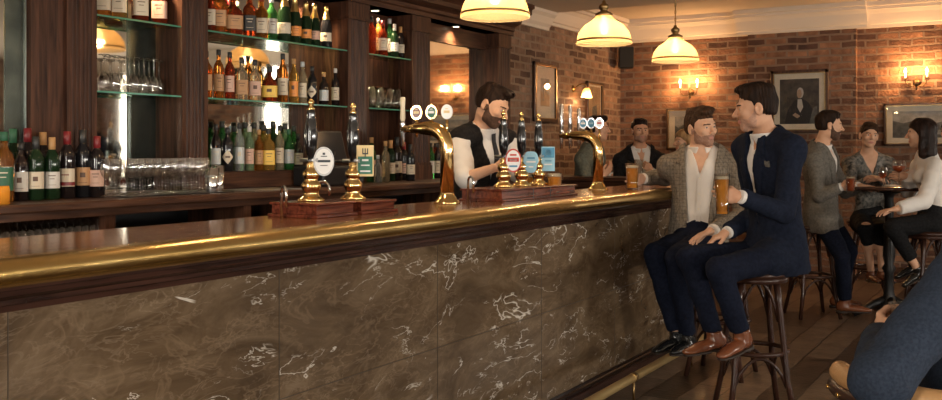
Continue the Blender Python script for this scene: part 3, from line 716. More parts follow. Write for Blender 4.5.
blu = mat('pale_blue_enamel', (.30, .55, .68), .35); dblu = mat('mid_blue_enamel', (.06, .25, .42), .35); goldp = mat('gold_card', (.72, .56, .28), .4); whp = mat('white_enamel', (.82, .82, .80), .25)
def gooseneck(t, x, y, z, h, w, ang):
    d = np.array([math.cos(ang), math.sin(ang), 0])
    pts = [np.array([x, y, z]), np.array([x, y, z+h-w/2])]+[p for p in arc((np.array([x, y, z+h-w/2])+d*w/2), w/2, PI, 0, 8, d, (0, 0, 1))][1:]+[np.array([x, y, z+h*.35])+d*w]
    MB().tube(pts, .0055, 10).build('spout', M['chrome'], t)
def boxbase(t, x0, x1, y0, y1, h, m_, name='base'):
    e = .012
    MB().box((x0, y0, 0), (x1, y1, .012), bev=.003).box((x0+e, y0+e, .012), (x1-e, y1-e, h-.01), bev=.002).box((x0+.004, y0+.004, h-.01), (x1-.004, y1-.004, h), bev=.003).build(name, m_, t)
def ang_cam(x, y): return math.atan2(-y, -x)
# single pump 1
def world_on(u, X): return X, Yat(u, X)
x, y = -2.36, Yat(311, -2.36)
t = thing('beer_pump', 'black handled brass beer pump with oval white clip, nearest the camera', 'beer pump', (x, y, ZT), 0)
boxbase(t, -.11, .13, -.12, .12, .055, M['redwood'])
pump_handle(t, 0, 0, .055, None, None, None)
clip(t, (.045, .02, .205), .039, .055, whp, 'oval', M['steel'], [(-.62, .62, -.06, .10, inkd), (-.3, .3, .32, .38, inkd), (-.12, .12, .45, .6, inkd), (-.35, .35, -.3, -.25, inkd)], ang_cam(x, y)+.1)
gooseneck(t, -.02, -.14, 0, .115, .05, -.5); gooseneck(t, -.06, .10, .04, .085, .055, .3)
x, y = -2.36, Yat(353, -2.36)
t = thing('beer_pump', 'black handled brass beer pump with green and gold square clip', 'beer pump', (x, y, ZT), 0)
boxbase(t, -.10, .13, -.11, .13, .05, M['redwood'])
pump_handle(t, 0, 0, .05, None, None, None)
tri = clip(t, (.045, .02, .205), .034, .062, goldp, 'rect', goldp, [(-.85, .85, -.85, .28, grn), (-.06, .06, .2, .8, inkd), (-.34, -.22, .45, .8, inkd), (.22, .34, .45, .8, inkd), (-.34, .34, .42, .5, inkd)], ang_cam(x, y)+.1)
m = MB()
m.box((.0064, -.38*.034, -.02*.062), (.0072, .38*.034, .10*.062)); m.box((.0064, -.5*.034, -.33*.062), (.0072, .5*.034, -.25*.062)); m.box((.0064, -.6*.034, -.72*.062), (.0072, .6*.034, -.62*.062))
m.rot(ang_cam(x, y)+.1, 'Z').move((.045, .02, .205)).build('lettering', whp, tri)
# triple pump
x = -2.33; y = Yat(522, x)
t = thing('beer_pump', 'row of three black handled beer pumps on one red wooden base', 'beer pump', (x, y, ZT), 0)
ya, yb = Yat(486, x)-y, Yat(555, x)-y
boxbase(t, -.11, .14, ya-.08, yb, .06, M['redwood'])
for i, uu in enumerate((503.5, 521.5, 538.5)):
    yy = Yat(uu, x)-y; pump_handle(t, 0, yy, .06, None, None, None); za = ang_cam(x, y)+.1
    if i == 0: clip(t, (.05, yy+.01, .195), .041, .060, whp, 'oval', redp, [(-.7, .7, -.1, .25, redp), (-.4, .4, .4, .55, redp), (-.5, .5, -.55, -.4, dblu), (-.45, .45, .0, .12, whp)], za)
    if i == 1: clip(t, (.05, yy+.01, .185), .040, .056, blu, 'shield', blu, [(-.5, .5, .3, .45, dblu), (-.6, .6, -.05, .1, whp), (-.3, .3, -.5, -.38, whp)], za)
    if i == 2: clip(t, (.05, yy+.015, .20), .036, .066, blu, 'rect', blu, [(-.9, .9, .1, .9, dblu), (-.4, .4, .3, .75, blu), (-.5, .5, -.2, -.12, dblu), (-.6, .6, -.5, -.4, whp)], za)
    if i < 2: MB().box((.141, yy+.05, .004), (.144, yy+.055, .055)).build('divider', M['black'], t)
gooseneck(t, -.03, ya-.12, 0, .12, .05, -.5)
# ---------------- tap towers ----------------
def tower(u, label, lens, taps, h=.36, x=-2.36, reach=.25):
    y = Yat(u, x); t = thing('tap_tower', label, 'beer tap', (x, y, ZT), 0)
    MB().lathe([(.062, 0), (.064, .006), (.055, .014), (.046, .022), (.044, .03), (.034, .04), (.033, .05)], 28).build('foot', M['gold'], t)
    pts = [(0, 0, .04), (0, 0, h-.12)]+[tuple(p) for p in arc((-.10, 0, h-.12), .10, 0, PI/2, 8, (1, 0, 0), (0, 0, 1))][1:]+[(-reach*.7, 0, h-.019), (-reach, 0, h-.024)]
    rr = [.033, .031]+[.031+.004*i/8 for i in range(1, 9)]+[.024, .016]
    MB().tube(pts, rr, 18).build('column', M['gold'], t)
    for i, (dx, mats) in enumerate(lens):
        ln = MB(); n = 24; r1 = .030; r2 = .0225
        ln.prism([(r1*.9*math.cos(2*PI*j/n), r1*1.15*math.sin(2*PI*j/n)) for j in range(n)], 0, -.006, .006, 0, True)
        ln.prism([(r2*.9*math.cos(2*PI*j/n), r2*1.15*math.sin(2*PI*j/n)) for j in range(n)], 0, .006, .0075, 1)
        ln.box((.0075, -r2*.6, -.006), (.0085, r2*.6, .006), 2); ln.box((.0075, -r2*.3, .012), (.0085, r2*.3, .016), 2)
        za = ang_cam(x, y); ln.rot(za-.2, 'Z').move((dx, 0, h+.055)); ln.build('badge', mats, t)
        MB().tube([(dx, 0, h-.06), (dx, 0, h+.02)], .007, 8).build('badge_stem', M['gold'], t)
    for i, (dx, dy, hm, hh) in enumerate(taps):
        MB().lathe([(.006, -.085), (.009, -.08), (.010, -.03), (.013, -.02), (.013, .0), (.010, .01), (.014, .02), (.010, .035)], 14, c=(dx, dy, h-.02)).build('tap', M['chrome'], t)
        MB().lathe([(.009, .034), (.013, .05), (.011, .10), (.013, hh-.01), (.010, hh), (.0005, hh+.001)], 14, c=(dx, dy, h-.02)).build('tap_handle', hm, t)
        if abs(dy) > .001: MB().tube([(dx, 0, h-.02), (dx, dy, h-.02)], .012, 10).build('tap_arm', M['gold'], t)
    return t
ivory = mat('ivory_handle', (.75, .66, .48), .3)
brn = mat('brown_badge', (.2, .06, .03), .3)
tower(447, 'tall brass swan neck beer tap with three badges left of barman', [(-.17, [M['gold'], brn, goldp]), (-.085, [M['gold'], grn, whp]), (0.0, [whp, whp, goldp])], [(-.25, 0, ivory, .15)], .37)
tower(598, 'brass swan neck beer tap with chrome handles before the far drinkers', [(-.10, [M['chrome'], dblu, whp]), (-.045, [M['chrome'], dblu, blu]), (.01, [M['chrome'], whp, redp])], [(-.19, 0, M['chrome'], .19), (-.25, -.0, M['chrome'], .2), (-.13, 0, M['chrome'], .17)], .36, reach=.26)

# ---------------- beer glasses ----------------
def pint(loc, label, rt=.042, rb=.031, h=.15, fill=.86, beer='beer', name='beer_glass', cat='glass', foamh=.012):
    t = thing(name, label, cat, loc)
    MB().lathe([(.0005, 0), (rb, 0), (rb+.001, .004), (rt, h), (rt-.002, h), (rb-.001, .012), (.0005, .01)], 24).build('glass_body', M['pint'], t)
    k = lambda z: rb-.0015+(rt-rb-.0015)*z/h
    MB().lathe([(.0005, .011), (k(.011), .011), (k(h*fill), h*fill), (.0005, h*fill)], 24).build('beer', M[beer], t)
    MB().lathe([(.0005, h*fill), (k(h*fill), h*fill), (k(h*fill+foamh), h*fill+foamh), (k(h*fill)*.7, h*fill+foamh+.002), (.0005, h*fill+foamh+.002)], 24).build('foam', M['foam'], t)
    return t
pint((-2.2, 5.65, ZT), 'tall pint of amber beer gripped by man in grey check jacket', .044, .033, .165, .82, foamh=.014)
x = -2.25; pint((x, Yat(554.5, x), ZT), 'short glass of amber beer right of the three pump row', .042, .034, .125, .84, foamh=.014)
x = -2.44; pint((x, Yat(531, x), ZT), 'half hidden glass of beer behind the three pump row', .04, .034, .12, .82, foamh=.014)
def stemglass(loc, label, wine, H_=.2, r=.04, fill=.5, tilt=0):
    t = thing('stemmed_glass', label, 'glass', loc)
    pr = [(.0005, 0), (.034, .001), (.034, .003), (.010, .007), (.004, .02), (.004, H_*.40), (.014, H_*.45), (r*.85, H_*.55), (r, H_*.68), (r*.96, H_*.85), (r*.8, H_)]
    MB().lathe(pr[:6], 16).build('stem', M['glass'], t); MB().lathe(pr[5:], 20).build('bowl', M['glass'], t)
    MB().lathe([(.0005, H_*.43), (.012, H_*.452), (r*.82, H_*.555), (r*.97, H_*.68), (r*.965, H_*(.68+.17*fill)), (.0005, H_*(.68+.17*fill))], 20).build('drink', M[wine], t)
    return t

# ---------------- lamps ----------------
def pendant(y, label, X=-2.4, zb=2.06):
    t = thing('pendant_lamp', label, 'lamp', (X, y, zb), 0, 'glass pendant lamps over the bar')
    ctl = [(.176, .004), (.174, .02), (.170, .04), (.162, .065), (.148, .09), (.126, .115), (.100, .133), (.078, .147), (.063, .160), (.054, .175), (.050, .188)]
    prof = []
    for q in range(len(ctl)-1):
        for e_ in (0, .5): prof.append(tuple(ctl[q][n_]+(ctl[q+1][n_]-ctl[q][n_])*e_ for n_ in (0, 1)))
    prof.append(ctl[-1])
    MB().lathe([(.176, -.004), (.177, .004)]+prof, 96, rib=.008, ribn=48).build('shade', M['shade'], t)
    MB().lathe([(.1755, .012), (.1795, .014), (.1785, .022), (.1735, .024)], 64).build('rim_band', M['brassd'], t)
    MB().lathe([(.052, .178), (.056, .184), (.056, .192), (.040, .200), (.024, .208), (.021, .214), (.029, .222), (.033, .235), (.029, .248), (.017, .256), (.012, .264), (.010, .275), (.0005, .277)], 24).build('gallery', M['brassd'], t)
    L_ = ZC-zb-.276; m = MB(); nn = int(L_/.028)
    for i in range(nn):
        z = .276+i*.028+.014; ax = (1, 0, 0) if i % 2 else (0, 1, 0)
        m.tube([tuple(np.array((0, 0, z))+np.array(ax)*.007*math.cos(a)+np.array((0, 0, 1))*.018*math.sin(a)) for a in [2*PI*j/8 for j in range(8)]], .0022, 5, closed=True)
    m.tube([(0, 0, .27), (0, 0, ZC-zb)], .003, 6)
    m.build('chain', M['brassd'], t)
    MB().lathe([(.055, ZC-zb-.001), (.055, ZC-zb-.012), (.03, ZC-zb-.03), (.008, ZC-zb-.035)], 24).build('ceiling_rose', M['brassd'], t)
    MB().lathe([(.0005, .065), (.022, .072), (.032, .095), (.028, .12), (.014, .145), (.012, .18)], 16).build('bulb', M['bulb2'], t)
    light('pendant_glow', 'POINT', (X, y, zb+.05), 12, (1, .70, .42), .035)
for y, lab in ((4.25, 'large ribbed glass pendant lamp cut by top of picture beside cornice'), (5.67, 'ribbed glass pendant lamp in the middle of the row, brass gallery'), (7.06, 'ribbed glass pendant lamp hanging farthest along the bar'),
          (2.85, 'ribbed glass pendant lamp out of view above the beer pumps'), (1.45, 'ribbed glass pendant lamp out of view above near bar')):
    pendant(y, lab)
def candle_sconce(loc, ny, label, s=1.0):
    t = thing('wall_sconce', label, 'wall lamp', loc, 0, 'double candle sconces on the back wall')
    MB().lathe([(.035, 0), (.04, .004), (.03, .012), (.012, .02), (.0005, .022)], 20).rot(PI/2, 'X').move((0, 0, 0)).build('wall_plate', M['bronze'], t)
    MB().lathe([(.001, -.085), (.008, -.075), (.014, -.06), (.008, -.045), (.018, -.03), (.024, -.01), (.016, .01), (.01, .03), (.014, .045), (.004, .055)], 14, c=(0, -.04, 0)).build('stem', M['bronze'], t)
    for sx in (-1, 1):
        pts = [(0, -.04, -.02), (sx*.03, -.06, -.045), (sx*.07, -.08, -.04), (sx*.095, -.085, -.005), (sx*.10, -.085, .03)]
        MB().tube(pts, .0055, 8).build('arm', M['bronze'], t)
        c = (sx*.10, -.085, 0)
        MB().lathe([(.006, .028), (.022, .036), (.024, .042), (.01, .044)], 16, c=c).build('drip_pan', M['bronze'], t)
        MB().lathe([(.0095, .042), (.0095, .085), (.004, .088)], 12, c=c).build('candle', M['candle'], t)
        MB().lathe([(.004, .086), (.011, .10), (.0135, .113), (.009, .132), (.002, .148)], 12, c=c).build('flame_bulb', M['bulb'], t)
        light('sconce_glow', 'POINT', (loc[0]+sx*.10, loc[1]-.12, loc[2]+.12), 14, (1, .52, .2), .03)
z = CAM_H+(150-95)/F_PX*11.1
candle_sconce((Xat(691, YB), YB, z+.03), 0, 'twin candle wall sconce glowing behind the two men at the bar')
z2 = CAM_H+(150-84)/F_PX*9.9
candle_sconce((Xat(917, YB), YB, z2+.01), 0, 'twin candle wall sconce above the wide landscape picture')
# single tulip sconce on the left wall
t = thing('wall_sconce', 'single wall sconce with ribbed tulip glass between two side wall pictures', 'wall lamp', (XL, Yat(573, XL), CAM_H+(150-84)/F_PX*9.6))
MB().lathe([(.038, 0), (.04, .005), (.025, .014), (.01, .03), (.0005, .032)], 20).rot(PI/2, 'Y').build('wall_plate', M['brassd'], t)
MB().tube([(.02, 0, 0), (.06, 0, .035), (.11, 0, .05), (.15, 0, .035), (.16, 0, .0)], .006, 10).build('arm', M['brassd'], t)
MB().lathe([(.02, -.0), (.024, -.02), (.012, -.03)], 16, c=(.16, 0, .012)).build('shade_cap', M['brassd'], t)
MB().lathe([(.022, -.015), (.035, -.03), (.045, -.055), (.05, -.085), (.062, -.115)], 40, c=(.16, 0, .012), rib=.03, ribn=16).build('tulip_shade', M['shade'], t)
MB().lathe([(.001, -.10), (.018, -.085), (.022, -.065), (.01, -.04)], 14, c=(.16, 0, .012)).build('bulb', M['bulb2'], t)
light('sconce_glow', 'POINT', (XL+.17, t.location.y, t.location.z-.10), 9, (1, .58, .27), .03)

# ---------------- speaker ----------------
sx, sy = XL+.16, YB-.22
sz = CAM_H+(150-57)/F_PX*11.1
t = thing('wall_speaker', 'small black loudspeaker mounted high in the wall corner', 'speaker', (sx, sy, sz)); t.rotation_euler = (.0, 0, .45)
MB().box((-.085, -.09, -.125), (.085, .09, .125), bev=.012).build('cabinet', M['black'], t); MB().box((-.075, -.096, -.115), (.075, -.09, .115)).build('grille', mat('speaker_cloth', (.02, .02, .02), .9), t)
MB().box((-.02, .09, -.02), (.02, .2, .02)).build('bracket', M['black'], t)

# ---------------- pictures ----------------
def picture(name, label, axis, pos, a, b, z0, z1, fw_, matw, frame_m, art, mat_m=None):
    """axis 'X': hangs on back wall (plane y=pos, spans x); 'Y': on side wall (plane x=pos, spans y)"""
    cx_, cz_ = (a+b)/2, (z0+z1)/2; w, h = (b-a)/2, (z1-z0)/2
    t = thing(name, label, 'picture', (cx_, pos, cz_) if axis == 'X' else (pos, cx_, cz_))
    def BX(m, p0, p1, q0, q1, d0, d1, mi=0, bev=0):
        if axis == 'X': m.box((p0, -d1, q0), (p1, -d0, q1), mi, bev)
        else: m.box((d0, p0, q0), (d1, p1, q1), mi, bev)
    m = MB()
    for (p0, p1, q0, q1) in ((-w, w, -h, -h+fw_), (-w, w, h-fw_, h), (-w, -w+fw_, -h, h), (w-fw_, w, -h, h)): BX(m, p0, p1, q0, q1, .0, .035, 0, .006)
    m.build('frame', frame_m, t)
    m = MB(); e = .008
    for (p0, p1, q0, q1) in ((-w+fw_-e, w-fw_+e, -h+fw_-e, -h+fw_), (-w+fw_-e, w-fw_+e, h-fw_, h-fw_+e), (-w+fw_-e, -w+fw_, -h+fw_, h-fw_), (w-fw_, w-fw_+e, -h+fw_, h-fw_)): BX(m, p0, p1, q0, q1, .03, .0365)
    m.build('gilt_slip', M['brassd'], t)
    m = MB(); BX(m, -w+fw_, w-fw_, -h+fw_, h-fw_, .010, .014); mo_ = m.build('mount', mat_m or M['cream'], t)
    iw, ih = w-fw_-matw, h-fw_-matw
    mats = [q[0] for q in art]; m = MB()
    for i, (mm, outline) in enumerate(art):
        pts = [(p*iw, q*ih) for p, q in outline]; d0 = .0142+.0004*i
        if axis == 'X': m.prism(pts, 1, -d0-.0003, -d0, i)
        else: m.prism(pts, 0, d0, d0+.0003, i)
    m.build('print', mats, t)
    m = MB(); BX(m, -w+fw_, w-fw_, -h+fw_, h-fw_, .024, .0255); m.build('glazing', M['pane'], t)
    return t
sq = [(-1, -1), (1, -1), (1, 1), (-1, 1)]
def ell(cx_, cy_, rx, ry, n=18): return [(cx_+rx*math.cos(2*PI*i/n), cy_+ry*math.sin(2*PI*i/n)) for i in range(n)]
pd = mat('print_dark', (.035, .028, .02), .6, c2=(.09, .07, .05), scale=14); ps = mat('print_skin', (.42, .28, .18), .6); pw = mat('print_white', (.5, .46, .4), .6)
pk = mat('print_coat', (.018, .015, .013), .6); pg = mat('print_grey', (.25, .24, .21), .6, c2=(.42, .40, .36), scale=18); pdg = mat('print_trees', (.07, .07, .06), .6, c2=(.16, .155, .14), scale=25)
pbr = mat('print_sepia', (.30, .19, .10), .6, c2=(.45, .31, .18), scale=12)
fw1 = wood('frame_walnut', (.03, .015, .01), (.10, .05, .03), .3, 2)
zt = lambda v, u, Y=None, X=None: CAM_H-(v-HY)/F_PX*((-X*ST+Yat(u, X)*CT) if X is not None else (-Xat(u, Y)*ST+Y*CT))
portrait = [(pd, sq), (pk, [(-.75, -1), (.8, -1), (.75, -.45), (.45, -.05), (.1, .15), (-.25, .05), (-.6, -.4)]), (pw, [(-.08, .1), (.12, .1), (.2, -.25), (.05, -.5), (-.1, -.25)]), (ps, [(-.35, -.6), (-.1, -.75), (.05, -.65), (-.2, -.5)]),
            (pw, ell(.05, .38, .17, .24)), (ps, ell(.0, .34, .12, .2)), (pdg, [(.5, -1), (.9, -1), (.9, -.2), (.7, -.3)])]
picture('framed_portrait', 'large framed portrait of white haired figure in dark coat on chimney breast', 'X', BY, Xat(771, BY), Xat(829, BY), zt(133, 800, Y=BY), zt(70, 800, Y=BY), .040, .058, fw1, portrait)
land = [(pg, sq), (pdg, [(-1, -1), (1, -1), (1, .0), (.5, .25), (.1, .05), (-.3, .35), (-.7, .1), (-1, .3)]), (pg, [(-.6, -.7), (.8, -.8), (.3, -.4), (-.4, -.45)]), (pk, [(-.2, -.5), (.0, -.5), (0, -.1), (-.2, -.1)])]
picture('framed_landscape', 'wide gold framed landscape print behind the white blouse woman', 'X', YB, Xat(884, YB), Xat(975, YB), zt(146, 915, Y=YB), zt(103, 915, Y=YB), .03, .055, fw1, land)
picture('framed_landscape', 'small framed print under the sconce behind the grey jacket man', 'X', YB, Xat(667, YB), Xat(708, YB), zt(150, 690, Y=YB), zt(108, 690, Y=YB), .03, .07, fw1, land)
land2 = [(pg, sq), (pbr, [(-1, -1), (1, -1), (1, -.2), (.2, .1), (-.5, -.1), (-1, .15)]), (pdg, [(-.6, -.6), (-.2, -.6), (-.3, .3), (-.5, .2)])]
picture('framed_print', 'tall framed print hanging between back bar and tulip sconce', 'Y', XL, Yat(532, XL), Yat(555, XL), zt(122, 543, X=XL), zt(63, 543, X=XL), .04, .12, fw1, land2)
picture('framed_print', 'sepia picture in wood frame right of tulip sconce above capped man', 'Y', XL, Yat(585, XL), Yat(601, XL), zt(137, 593, X=XL), zt(82, 593, X=XL), .035, .02, fw1, [(pbr, sq), (pdg, [(-.5, -.8), (.5, -.8), (.4, .2), (-.3, .1)])])
o = [q for q in bpy.data.objects if q.get('label', '').startswith('sepia')][0]; o['label'] = 'sepia picture in wood frame right of tulip sconce'
# picture reflected in the right-hand mirror is the real print on the far wall opposite

# ---------------- stools ----------------
def make_stool(name, label, seat_m, loc, rz, group):
    t = thing(name, label, 'stool', loc, rz, group)
    zs = .76
    MB().lathe([(.0005, zs), (.12, zs), (.165, zs-.004), (.178, zs-.014), (.178, zs-.03), (.165, zs-.036), (.0005, zs-.036)], 36).build('seat', seat_m, t)
    MB().lathe([(.165, zs-.036), (.17, zs-.04), (.17, zs-.062), (.15, zs-.062), (.15, zs-.036)], 36).build('seat_ring', M['bent'], t)
    for i in range(4):
        a = PI/4+i*PI/2; d = np.array([math.cos(a), math.sin(a), 0])
        pts = [d*.125+UP*(zs-.04), d*.142+UP*.6, d*.165+UP*.42, d*.19+UP*.2, d*.238+UP*0]
        MB().tube(pts, [.017, .017, .016, .0155, .015], 12).build('leg', M['bent'], t)
    MB().tube([tuple(.168*np.array([math.cos(q), math.sin(q), 0])+UP*.34) for q in [2*PI*j/32 for j in range(32)]], .0125, 10, closed=True).build('foot_ring', M['bent'], t)
    for i in range(4):
        a0 = PI/4+i*PI/2; a1 = a0+PI/2
        d0 = np.array([math.cos(a0), math.sin(a0), 0]); d1 = np.array([math.cos(a1), math.sin(a1), 0]); mid = (d0+d1)/2
        for (za, zb, rr) in ((.50, .70, .138), (.17, .315, .185)):
            pts = []
            for j in range(11):
                s = j/10; p = (d0*(1-s)+d1*s)*rr*(1-.0*s); z = za+(zb-za)*math.sin(PI*s)**.7
                pts.append(p+UP*z)
            MB().tube(pts, .0085, 8).build('curved_brace', M['bent'], t)
    return t
def XYf(u, d):
    p = P(u, 150, d); return (p[0], p[1], 0)
stool = make_stool('bar_stool', 'dark bentwood bar stool under the man in navy suit', M['bent'], XYf(754, 4.97), .5, 'bentwood bar stools')
g = 'bentwood bar stools'
q_ = XYf(702, 5.95); dup(stool, (q_[0]+.13, q_[1]-.03, 0), .0, 'dark bentwood bar stool under man in grey check jacket at the bar', g)
dup(stool, XYf(812, 7.9), .6, 'dark bentwood stool behind the man in grey suit, left of table', g)
dup(stool, XYf(868, 8.45), .1, 'dark bentwood stool under the woman in patterned blouse', g)
dup(stool, XYf(931, 7.35), .5, 'dark bentwood stool with brown seat under woman in white blouse', g)
dup(stool, XYf(958, 8.2), .9, 'dark bentwood stool at right edge under hidden guest', g)
# pub table
tx, ty, _ = XYf(889, 7.85)
t = thing('pub_table', 'round dark pub table on black cast iron pedestal with drinks', 'table', (tx, ty, 0))
MB().lathe([(.0005, 1.08), (.34, 1.08), (.352, 1.073), (.352, 1.058), (.34, 1.05), (.0005, 1.05)], 48).build('table_top', wood('table_dark', (.03, .014, .01), (.09, .04, .025), .2, 1, 5, .5), t)
MB().lathe([(.12, 1.05), (.11, 1.03), (.045, 1.02), (.035, .98), (.04, .9), (.032, .8), (.045, .6), (.05, .5), (.035, .44), (.055, .40), (.035, .36), (.04, .2), (.06, .12), (.07, .10)], 24).build('pedestal', M['iron'], t)
for i in range(4):
    a = i*PI/2+.5; d = np.array([math.cos(a), math.sin(a), 0])
    MB().tube([d*.04+UP*.14, d*.12+UP*.11, d*.22+UP*.05, d*.29+UP*.025], [.035, .03, .024, .026], 10).build('foot', M['iron'], t)
# drinks at the table
ZTB = 1.081
def onT(u, d): p = P(u, 150, d); return (p[0], p[1], ZTB)
# ---------------- people: implicit surfaces meshed with surface nets ----------------
f32 = np.float32
def unit(v): v = np.array(v, float); return v/np.linalg.norm(v)
def rc(p, a, b, ra, rb):
    a = np.asarray(a, f32); b = np.asarray(b, f32); ab = b-a
    t = np.clip(((p-a) @ ab)/max(float(ab @ ab), 1e-9), 0, 1)
    d = p-a-t[:, None]*ab
    return np.sqrt((d*d).sum(1))-(ra+(rb-ra)*t)
def ell3(q, c, r):
    d = q-np.asarray(c, f32); r = np.asarray(r, f32)
    k0 = np.sqrt(((d/r)**2).sum(1)); k1 = np.sqrt(((d/(r*r))**2).sum(1))+1e-9
    return k0*(k0-1)/k1
def smin(a, b, k): h = np.clip(.5+.5*(b-a)/k, 0, 1); return b*(1-h)+a*h-k*h*(1-h)
def smax(a, b, k): return -smin(-a, -b, k)
def surfnet(f, lo, hi, h, smooth=1):
    lo = np.array(lo, float); hi = np.array(hi, float)
    n = np.ceil((hi-lo)/h).astype(int)+1
    ax = [lo[i]+h*np.arange(n[i]) for i in range(3)]
    X, Y, Z = np.meshgrid(*ax, indexing='ij')
    pts = np.stack([X.ravel(), Y.ravel(), Z.ravel()], 1).astype(f32)
    v = np.empty(len(pts), f32)
    for s in range(0, len(pts), 400000): v[s:s+400000] = f(pts[s:s+400000])
    V = v.reshape(n); ins = V < 0
    c = [ins[i:n[0]-1+i, j:n[1]-1+j, k:n[2]-1+k] for i in (0, 1) for j in (0, 1) for k in (0, 1)]
    st = sum(x.astype(np.int8) for x in c); act = (st > 0) & (st < 8)
    idx = -np.ones(act.shape, int); cells = np.argwhere(act); idx[act] = np.arange(len(cells))
    acc = np.zeros((len(cells), 3)); cnt = np.zeros(len(cells))
    cor = {(i, j, k): V[i:n[0]-1+i, j:n[1]-1+j, k:n[2]-1+k][act] for i in (0, 1) for j in (0, 1) for k in (0, 1)}
    for a_ in range(3):
        for i in (0, 1):
            for j in (0, 1):
                p0 = [i, j]; p0.insert(a_, 0); p1 = [i, j]; p1.insert(a_, 1)
                v0 = cor[tuple(p0)]; v1 = cor[tuple(p1)]; x = (v0 < 0) != (v1 < 0)
                t = np.where(x, v0/np.where(v0 == v1, 1, v0-v1), 0)
                q = np.array(p0, float)[None]+np.zeros((len(cells), 3)); q[:, a_] = t
                acc += q*x[:, None]; cnt += x
    vs = lo+(cells+acc/np.maximum(cnt, 1)[:, None])*h
    faces = []
    for a_ in range(3):
        b_, c_ = (a_+1) % 3, (a_+2) % 3
        s0 = [slice(None)]*3; s1 = [slice(None)]*3; s0[a_] = slice(0, -1); s1[a_] = slice(1, None)
        e = ins[tuple(s0)] != ins[tuple(s1)]; eo = ins[tuple(s0)]
        g = np.argwhere(e); g = g[(g[:, b_] > 0) & (g[:, c_] > 0) & (g[:, b_] < n[b_]-1) & (g[:, c_] < n[c_]-1)]
        if not len(g): continue
        o = eo[tuple(g.T)]
        def cell(db, dc):
            q = g.copy(); q[:, b_] -= db; q[:, c_] -= dc; return idx[tuple(q.T)]
        F = np.stack([cell(1, 1), cell(0, 1), cell(0, 0), cell(1, 0)], 1)
        F[~o] = F[~o][:, ::-1]; faces.append(F[(F >= 0).all(1)])
    fs = np.concatenate(faces) if faces else np.zeros((0, 4), int)
    for _ in range(smooth):
        acc = np.zeros_like(vs); cnt = np.zeros(len(vs))
        for i in range(4):
            a = fs[:, i]
            for b in (fs[:, (i+1) % 4], fs[:, (i-1) % 4]):
                for k in range(3): acc[:, k] += np.bincount(a, vs[b, k], len(vs))
                cnt += np.bincount(a, minlength=len(vs))
        vs = vs*.4+.6*acc/np.maximum(cnt, 1)[:, None]
    return vs, fs
def clean(vs, fs):
    """keep the largest connected piece"""
    lab = np.arange(len(vs))
    while True:
        m = lab[fs].min(1); new = lab.copy()
        for i in range(4): np.minimum.at(new, fs[:, i], m)
        new = new[new]
        if (new == lab).all(): break
        lab = new
    c = np.bincount(lab, minlength=len(vs)); k = lab == c.argmax()
    idx = -np.ones(len(vs), int); idx[k] = np.arange(k.sum()); return vs[k], idx[fs[k[fs[:, 0]]]]
def npmesh(name, parts, mats, parent, org, mi=None):
    vs = np.concatenate([p[0] for p in parts]); o = 0; fs = []
    for p in parts: fs.append(p[1]+o); o += len(p[0])
    fs = np.concatenate(fs)
    me = bpy.data.meshes.new(name); me.from_pydata((vs-np.array(org)).tolist(), [], fs.tolist())
    for m in (mats if isinstance(mats, (list, tuple)) else [mats]): me.materials.append(m)
    me.polygons.foreach_set('use_smooth', [True]*len(fs))
    if mi is not None:
        c = vs[fs].mean(1); me.polygons.foreach_set('material_index', mi(c).astype(int).tolist())
    me.update(); ob = bpy.data.objects.new(name, me); COL.objects.link(ob); ob.parent = parent; return ob
def frame(f, up=(0, 0, 1), tilt=0):
    f = unit(f); r = unit(np.cross(f, up)); u = np.cross(r, f)
    if tilt: r, u = r*math.cos(tilt)+u*math.sin(tilt), u*math.cos(tilt)-r*math.sin(tilt)
    return np.stack([r, f, u])           # rows: right, forward, up
def wob(p, a, s, ph=0):
    q = p*s
    return a*(np.sin(q[:, 0]*1.3+1.7*np.sin(q[:, 2]*.9+ph)+ph)*np.sin(q[:, 2]*1.1+1.3*np.sin(q[:, 1]*1.2)+ph*2)+.6*np.sin(q[:, 1]*2.1+q[:, 2]*1.6+ph*3))
def wool(name, c, c2, sc=60, check=0, rough=.9):
    m, nt, b = nmat(name)
    tc = N(nt, 'ShaderNodeTexCoord'); n = N(nt, 'ShaderNodeTexNoise'); n.inputs['Scale'].default_value = sc; n.inputs['Detail'].default_value = 4
    L(nt, tc.outputs['Object'], n.inputs['Vector']); r = ramp(nt, n.outputs[0], [(.35, c), (.65, c2)]); out = r.outputs[0]
    if check:
        for i, ax_ in enumerate(('X', 'Y', 'Z')):
            wv = N(nt, 'ShaderNodeTexWave'); wv.wave_type = 'BANDS'; wv.bands_direction = ax_; wv.inputs['Scale'].default_value = check
            L(nt, tc.outputs['Object'], wv.inputs['Vector']); q = ramp(nt, wv.outputs[0], [(.0, (.70, .70, .72)), (.12, (1, 1, 1))])
            mu = N(nt, 'ShaderNodeMix', data_type='RGBA', blend_type='MULTIPLY'); mu.inputs[0].default_value = 1; L(nt, out, mu.inputs[6]); L(nt, q.outputs[0], mu.inputs[7]); out = mu.outputs[2]
    L(nt, out, b.inputs['Base Color']); b.inputs['Roughness'].default_value = rough; b.inputs['Specular IOR Level'].default_value = .12
    bp = N(nt, 'ShaderNodeBump'); bp.inputs['Strength'].default_value = .3; bp.inputs['Distance'].default_value = .002
    L(nt, n.outputs[0], bp.inputs['Height']); L(nt, bp.outputs[0], b.inputs['Normal']); return m
SK = mat('skin_fair', (.64, .36, .225), .5, c2=(.69, .41, .27), scale=25, spec=.3); SK2 = mat('skin_warm', (.58, .31, .19), .5, c2=(.63, .36, .23), scale=25, spec=.3)
LIP = mat('lips', (.50, .21, .16), .5); EYW = mat('eye_white', (.68, .64, .6), .25); EYD = mat('iris', (.03, .02, .015), .15)
